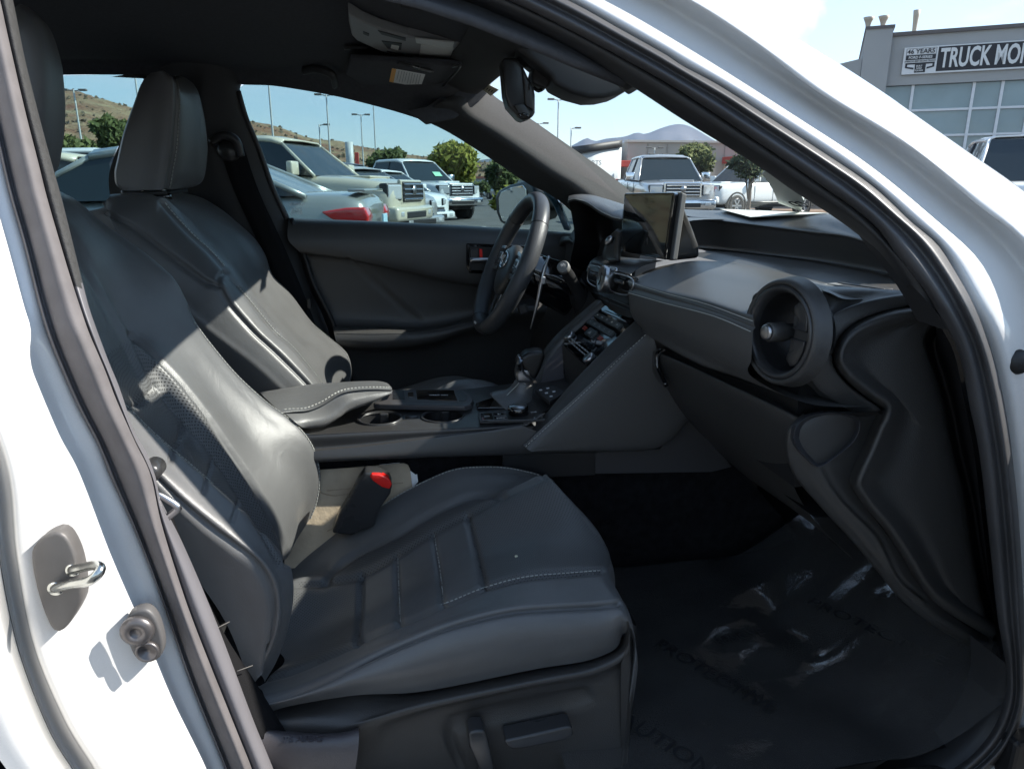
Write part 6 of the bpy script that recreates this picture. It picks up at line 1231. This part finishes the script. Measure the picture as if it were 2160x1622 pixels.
tree(1262, 392, 42, 50, 'low yellow-green hedge bush left of the silver pickup', yg, .4, 1400, .22, 10, trunk=False)
tree(1075, 432, 36, 16, 'yellow-green shrub seen beside the door mirror', yg, 1.0, 1200, .14, 11, trunk=False)
# ------------------------------------------------------------------ vehicles
tyrem = mat('tyre', (.018, .018, .018), .8); vglass = mat('vehicle_glass', (.018, .026, .030), .06, spec=.55, bump=('n', 1.6, .35, .04)); lensm = mat('lamp_glass', (.55, .57, .58), .08, coat=1, met=.3); grm = mat('grille_black', (.02, .02, .022), .4); ared = mat('tail_lamp_red', (.5, .012, .012), .15, coat=1); stk_g = mat('green_window_sticker', (.25, .55, .38), .6)
def vpaint(nm, c, met=.25): return MATS.get(nm) or mat(nm, c, .3, met=met, coat=1, var=.02)
WH_, CREAM, SIL, GREYC = vpaint('white_vehicle_paint', (.66, .68, .68), .0), vpaint('cream_vehicle_paint', (.50, .46, .36), .0), vpaint('silver_vehicle_paint', (.40, .41, .42), .5), vpaint('grey_green_vehicle_paint', (.26, .275, .26), .35)
DKB = vpaint('dark_blue_vehicle_paint', (.06, .07, .09), .3)
def vehicle(name, label, cat, pos, head, kind, P, group='vehicles parked around the lot', sticker=False, chromeb=False, big=False, redtail=False):
    L, W, H = {'sedan': (4.7, 1.84, 1.44), 'pickup': (5.8, 2.0, 1.92), 'suv': (4.7, 1.9, 1.75), 'hatch': (4.3, 1.8, 1.5)}[kind]
    if big: L, W, H = (5.9, 2.06, 1.98) if kind == 'pickup' else (5.2, 2.04, 1.98)
    e = empty(name, (0, 0, 0), label, cat, group)
    hood, belt = {'sedan': (.92, .95), 'pickup': (1.22, 1.30), 'suv': (1.05, 1.12), 'hatch': (.95, 1.0)}[kind]
    wr = {'sedan': .33, 'pickup': .41, 'suv': .37, 'hatch': .32}[kind]; zb = {'sedan': .2, 'pickup': .42, 'suv': .28, 'hatch': .2}[kind]
    xf, xb = L/2, -L/2
    # stations: x, half width, bottom z, top z
    if kind == 'sedan': S = [(xf, .62, .35, .62), (xf-.08, .80, .22, .74), (xf-.5, .90, .2, .84), (xf-1.2, .92, .2, hood), (.2, .92, .2, belt), (-1.2, .92, .2, belt+.04), (xb+.75, .91, .2, belt+.06), (xb+.15, .86, .24, belt+.07), (xb+.02, .80, .3, belt), (xb, .72, .4, .8)]
    elif kind == 'pickup': S = [(xf, .80, .55, 1.0), (xf-.06, .94, .45, 1.14), (xf-.5, .985, .45, hood), (xf-1.3, 1.0, .45, hood+.05), (.5, 1.0, .45, belt), (-.9, 1.0, .45, belt+.04), (-1.0, 1.0, .45, belt+.05), (xb+.1, .98, .5, belt+.05), (xb, .95, .55, belt)]
    else: S = [(xf, .66, .4, .75), (xf-.08, .84, .3, .88), (xf-.5, .92, .26, hood), (xf-1.2, .94, .26, hood+.05), (.2, .94, .26, belt), (-1.2, .94, .26, belt+.04), (xb+.3, .93, .26, belt+.05), (xb+.04, .88, .32, belt), (xb, .8, .45, belt-.1)]
    W2 = W/2
    rows_ = []
    for x, hw, z0, z1 in S:
        w = hw*W2/.94 if kind != 'pickup' else hw*W2
        h = z1-z0
        half = [(w*.86, z0), (w*.98, z0+.12*h), (w, z0+.45*h), (w*.985, z0+.78*h), (w*.93, z1-.03), (w*.80, z1+.0), (w*.4, z1+.025), (0, z1+.03)]
        rows_.append([V3((x, y, z)) for y, z in half]+[V3((x, -y, z)) for y, z in half[::-1][1:]])
    Gr = [rs(r, 29) for r in rows_]
    V = [tuple(p) for r in Gr for p in r]; F = []
    for i in range(len(Gr)-1):
        for j in range(28): F.append((i*29+j, i*29+j+1, (i+1)*29+j+1, (i+1)*29+j))
    F += [tuple(range(29))[::-1], tuple((len(Gr)-1)*29+j for j in range(29))]
    body = mesh('body', V, F, P, e)
    ms = body.modifiers.new('b', 'SUBSURF'); ms.levels = 1; ms.render_levels = 1
    # greenhouse
    wr_ = W2*.93; wt_ = W2*.70
    if kind == 'sedan': prof = [(1.15, belt-.02), (.35, H-.06), (-.1, H), (-.75, H-.02), (-1.75, belt+.05)]
    elif kind == 'pickup': prof = [(1.45, belt-.02), (.75, H-.07), (.35, H), (-.75, H-.01), (-.98, belt+.03)]
    else: prof = [(1.35, belt-.02), (.55, H-.06), (.1, H), (-1.5, H-.05), (-2.1, belt+.05)]
    def half(w0, w1, off=0):
        o_ = []
        for x, z in prof:
            f = (z-belt)/(H-belt); o_.append((x, w0+(w1-w0)*max(0, f), z))
        return o_
    hs_ = half(wr_, wt_)
    Vg = [(x, y, z) for x, y, z in hs_]+[(x, -y, z) for x, y, z in hs_]; n_ = len(prof)
    Fg = [(i, i+1, n_+i+1, n_+i) for i in range(n_-1)]+[tuple(range(n_))[::-1], tuple(n_+i for i in range(n_))]
    gh = mesh('cabin_glass', Vg, Fg, vglass, e, False)
    # roof skin and pillars
    rp_ = [(x, y, z) for x, y, z in hs_[1:4]]
    Vr = []
    for x, y, z in rp_: Vr += [(x, y+.015, z-.02), (x, y*.85, z+.035), (x, 0, z+.05), (x, -y*.85, z+.035), (x, -y-.015, z-.02)]
    Fr = [(i*5+j, i*5+j+1, i*5+j+6, i*5+j+5) for i in range(2) for j in range(4)]
    rf_ = mesh('roof', Vr, Fr, P, e); sm = rf_.modifiers.new('s', 'SOLIDIFY'); sm.thickness = .03
    for s in (1, -1):
        for i, j in ((0, 1), (3, 4)): 
            a, b = hs_[i], hs_[j]; tube('pillar', [V3((a[0], a[1]*s, a[2]-.01)), V3((b[0], b[1]*s, b[2]-.01))], .030, P, e, 8, n=4)
        a, b = hs_[1], hs_[3]; tube('roof_rail', [V3((a[0], a[1]*s, a[2]-.01)), V3((hs_[2][0], hs_[2][1]*s, hs_[2][2]-.01)), V3((b[0], b[1]*s, b[2]-.01))], .04, P, e, 8, n=8)
        xm = -.05 if kind != 'pickup' else .1
        tube('door_pillar', [V3((xm, (wr_+.005)*s, belt)), V3((xm-.03, (wt_+.01)*s, H-.05))], .035, grm, e, 6, n=3)
        mr_ = boxm('door_mirror', V3((.95 if kind != 'pickup' else 1.15, (W2+.12)*s, belt+.10)), XYZ, (.10, .22, .16) if kind != 'pickup' else (.12, .26, .24), P if not chromeb else chrome, e, .03, smooth=True)
        fy = W2*(.60 if kind != 'pickup' else .72)
        z_h = {'sedan': .66, 'pickup': 1.0, 'suv': .80, 'hatch': .7}[kind]
        hl_ = boxm('headlight', V3((xf-.10, fy*s, z_h)), (V3((1, 0, 0)), V3((-.35*s, 1, 0)).normalized(), XYZ[2]), (.16, .36, .26 if kind == 'pickup' else .16), lensm, e, .03)
        boxm('lamp_bezel', V3((xf-.115, fy*s, z_h)), (V3((1, 0, 0)), V3((-.35*s, 1, 0)).normalized(), XYZ[2]), (.16, .40, .30 if kind == 'pickup' else .19), grm, hl_, .03)
        if kind == 'sedan': zt_ = belt-.15; polymesh('tail_lamp', [V3((xb+a_, W2*.60*s, zt_+b_)) for a_, b_ in ((.46, .045), (.20, .085), (.02, .09), (-.02, .0), (.0, -.085), (.16, -.095), (.36, -.02))], (0, W2*.335*s, 0), ared, e, bev=.025, smooth=True, seg=3)
        else: boxm('tail_lamp', V3((xb+.10, W2*.84*s, belt-(.17 if kind == 'sedan' else .14))), (V3((1, .0, 0)), V3((.25*s, 1, 0)).normalized(), XYZ[2]), (.34 if kind == 'sedan' else .22, .34 if kind == 'sedan' else .14, .22 if kind == 'sedan' else .42), ared, e, .06 if kind == 'sedan' else .04, smooth=kind == 'sedan')
        boxm('door_handle', V3((-.2, (W2+.01)*s, belt-.13)), XYZ, (.2, .03, .03), P, e, .01); 
        for xw in (xf-.95, xb+1.05 if kind != 'pickup' else xb+1.25):
            lathe('wheel_arch', V3((xw, W2*.985*s, wr*1.02)), (0, s, 0), [(wr*1.22, -.10), (wr*1.22, .012), (wr*1.1, .02), (wr*1.08, .0), (.0, -.02)], tyrem, e, 28)
            wl0 = lathe('wheel', V3((xw, W2*.86*s, wr)), (0, s, 0), [(.0, -.1), (wr*.8, -.1), (wr*.97, -.09), (wr, -.03), (wr, .10), (wr*.96, .145), (wr*.68, .155), (wr*.64, .12), (.0, .10)], tyrem, e, 28)
            rm0 = lathe('rim', V3((xw, W2*.86*s, wr)), (0, s, 0), [(wr*.66, .12), (wr*.66, .158), (wr*.60, .15), (wr*.56, .118), (.0, .112)], mat('rim_dark', (.12, .12, .125), .3, met=.8) if 'rim_dark' not in MATS else MATS['rim_dark'], wl0, 24)
            for q in range(6):
                a = q*math.pi/3; dv_ = V3((math.cos(a), 0, math.sin(a))); boxm('spoke', V3((xw, W2*.86*s+.135*s, wr))+dv_*wr*.30, (dv_, V3((0, 1, 0)), dv_.cross(V3((0, 1, 0)))), (wr*.6, .03, .06), satin, wl0)
    for xd in ((.95, -.1, -1.05) if kind != 'pickup' else (1.1, .1, -.92)):
        for s in (1, -1):
            pth = [V3((xd, W2*q*s*(1 if kind == 'pickup' else 1.0)+.004*s, zz)) for q, zz in ((.985, belt-.06), (1.0, belt-.3), (1.0, (belt+zb)/2), (.985, zb+.12))]
            tube('door_gap', pth, .009, grm, e, 5, n=10)
    for s in (1, -1): tube('sill_moulding', [V3((xf-1.5, (W2*.985)*s, zb+.10)), V3((xb+1.6, (W2*.985)*s, zb+.10))], .05, grm, e, 6, n=4)
    zg = {'sedan': .55, 'pickup': 1.0, 'suv': .72, 'hatch': .5}[kind]; gh_ = {'sedan': .2, 'pickup': .36, 'suv': .26, 'hatch': .14}[kind]
    gr0 = boxm('grille', V3((xf-.01, 0, zg)), XYZ, (.08, W*.48, gh_), grm, e, .03)
    for k_ in range(4 if kind == 'pickup' else 2): boxm('grille_bar', V3((xf+.045, 0, zg-gh_*.36+k_*gh_*.24)), XYZ, (.03, W*.46, .035), chrome, gr0, .01)
    boxm('grille_surround', V3((xf-.035, 0, zg)), XYZ, (.08, W*.53, gh_+.07), chrome if chromeb else P, gr0, .03)
    lathe('front_badge', V3((xf+.05, 0, zg+.03)), (1, 0, 0), [(.09, 0), (.085, .02), (.0, .025)], satin, gr0, 20, sx=.5 if False else 1)
    bz = {'sedan': .38, 'pickup': .62, 'suv': .45, 'hatch': .35}[kind]
    fb = boxm('front_bumper', V3((xf-.02, 0, bz)), XYZ, (.22, W*.93, .26 if kind == 'pickup' else .2), chrome if chromeb else P, e, .06, smooth=True)
    boxm('bumper_intake', V3((xf+.085, 0, bz-.02)), XYZ, (.03, W*.5, .12), grm, fb, .02)
    for s in (1, -1): boxm('fog_lamp', V3((xf+.085, W*.35*s, bz)), XYZ, (.03, .16, .09), lensm, fb, .02)
    boxm('rear_bumper', V3((xb+.04, 0, bz)), XYZ, (.2, W*.92, .24), P if kind == 'sedan' else chrome, e, .05, smooth=True)
    npl = boxm('number_plate', V3((xb-.065, 0, .72 if kind == 'sedan' else .66)), XYZ, (.02, .32, .16), mat('plate_blue', (.35, .55, .65), .4) if 'plate_blue' not in MATS else MATS['plate_blue'], e, .004)
    boxm('under_body', V3((0, 0, zb+.0)), XYZ, (L*.86, W*.86, .16), tyrem, e, .02)
    if kind == 'pickup':
        boxm('hood_bulge', V3((xf-1.0, 0, hood+.045)), XYZ, (.8, W*.46, .04), P, e, .018, smooth=True)
        boxm('bed_rail', V3((xb+.95, 0, belt+.04)), XYZ, (1.7, W*.86, .04), grm, e, .01)
    if kind == 'sedan': boxm('boot_spoiler', V3((xb+.12, 0, belt+.10)), XYZ, (.18, W*.74, .03), P, e, .012, smooth=True)
    if sticker:
        a = V3((prof[0][0]*.62+prof[1][0]*.38, W2*.45, prof[0][1]*.62+prof[1][1]*.38)); tdir = V3((prof[1][0]-prof[0][0], 0, prof[1][1]-prof[0][1])).normalized(); nn = V3((-tdir.z, 0, tdir.x)); nn = nn if nn.x > 0 else -nn
        boxm('price_sticker', a-V3((0, W2*.9*(1 if sticker == 2 else 0), 0))+nn*.02, (tdir, XYZ[1], nn), (.22, .34, .006), stk_g, gh)
    e.location = pos; e.rotation_euler = (0, 0, math.atan2(head[1], head[0]))
    return e
def gpos(px, dist):
    d = ray(px, 420); d = V3((d.x, d.y, 0)).normalized(); return V3((CAM.x+d.x*dist, CAM.y+d.y*dist, 0))
def toward(px, deg):
    """heading: pointing at the camera, then turned by deg towards +X"""
    d = ray(px, 420); a = math.atan2(-d.y, -d.x)+R(deg); return (math.cos(a), math.sin(a))
vehicle('parked_sedan', 'grey-green saloon parked closest, its red tail lamp seen through the driver window', 'car', V3((-2.38, 7.1, 0)), (-.985, .13), 'sedan', GREYC)
vehicle('pickup_truck', 'cream pickup with a black grille, parked behind the grey saloon', 'pickup', gpos(572, 15), toward(840, 68), 'pickup', CREAM)
vehicle('parked_suv', 'dark blue car with a green window sticker, hidden behind the cream pickup hood', 'car', gpos(715, 23.5), toward(760, 55), 'suv', DKB, sticker=2)
vehicle('parked_hatchback', 'small silver car whose nose shows just right of the cream pickup', 'car', gpos(735, 18.2), toward(905, 55), 'hatch', SIL)
vehicle('parked_hatchback', 'small white car with a low rounded nose beside the white pickup', 'car', gpos(790, 21.2), toward(935, 52), 'hatch', WH_)
vehicle('pickup_truck', 'white pickup with chrome grille and green windscreen sticker near the yellow-green tree', 'pickup', gpos(858, 27), toward(960, 42), 'pickup', WH_, sticker=1, chromeb=True, big=True)
vehicle('parked_suv', 'white estate car far down the lot, left of the door mirror', 'car', gpos(1028, 90), toward(1028, 160), 'suv', WH_)
vehicle('pickup_truck', 'silver pickup with large chrome grille facing the camera through the windscreen', 'pickup', gpos(1388, 24), toward(1415, 14), 'pickup', SIL, chromeb=True, big=True)
vehicle('pickup_truck', 'white pickup parked side-on behind the gravel island tree', 'pickup', gpos(1590, 31), (-.94, -.33), 'pickup', WH_, big=True)
vehicle('parked_wagon', 'large white wagon with red tail lamp cut by the right edge, below the glass showroom', 'car', gpos(2196, 15.5)+V3((.55, .835, 0))*2.6, (.55, .835), 'suv', WH_, big=True)
vehicle('parked_suv', 'white car partly hidden behind the large wagon at the right edge', 'car', gpos(2085, 24.5), (.5, .86), 'suv', WH_)
vehicle('parked_sedan', 'cream saloon behind the grey one, seen under the near headrest', 'car', gpos(120, 12.5), toward(120, 70), 'hatch', CREAM)
vehicle('parked_suv', 'white car roof below the bushes, left of the driver headrest', 'car', gpos(215, 17), toward(200, 80), 'suv', WH_)
vehicle('parked_suv', 'dark car roof just left of the silver pickup', 'car', gpos(1262, 48), toward(1262, 30), 'suv', DKB)
vehicle('parked_sedan', 'small pale car at the far end of the aisle beside the olive tree', 'car', gpos(1062, 70), toward(1062, 30), 'sedan', SIL)

# ------------------------------------------------------------------ haze in the air
hz = bpy.data.materials.new('air_haze'); hz.use_nodes = True; t_ = hz.node_tree; t_.nodes.clear()
o_ = N(t_, 'ShaderNodeOutputMaterial'); pv = N(t_, 'ShaderNodeVolumePrincipled'); pv.inputs['Color'].default_value = (.45, .66, 1.0, 1); pv.inputs['Density'].default_value = .00008; pv.inputs['Anisotropy'].default_value = .1
t_.links.new(pv.outputs[0], o_.inputs['Volume'])
hv, hf = boxvf((0, 0, 300), XYZ, (12100, 12100, 602)); ho = mesh('haze', hv, hf, hz, None, False); ho['kind'] = 'stuff'
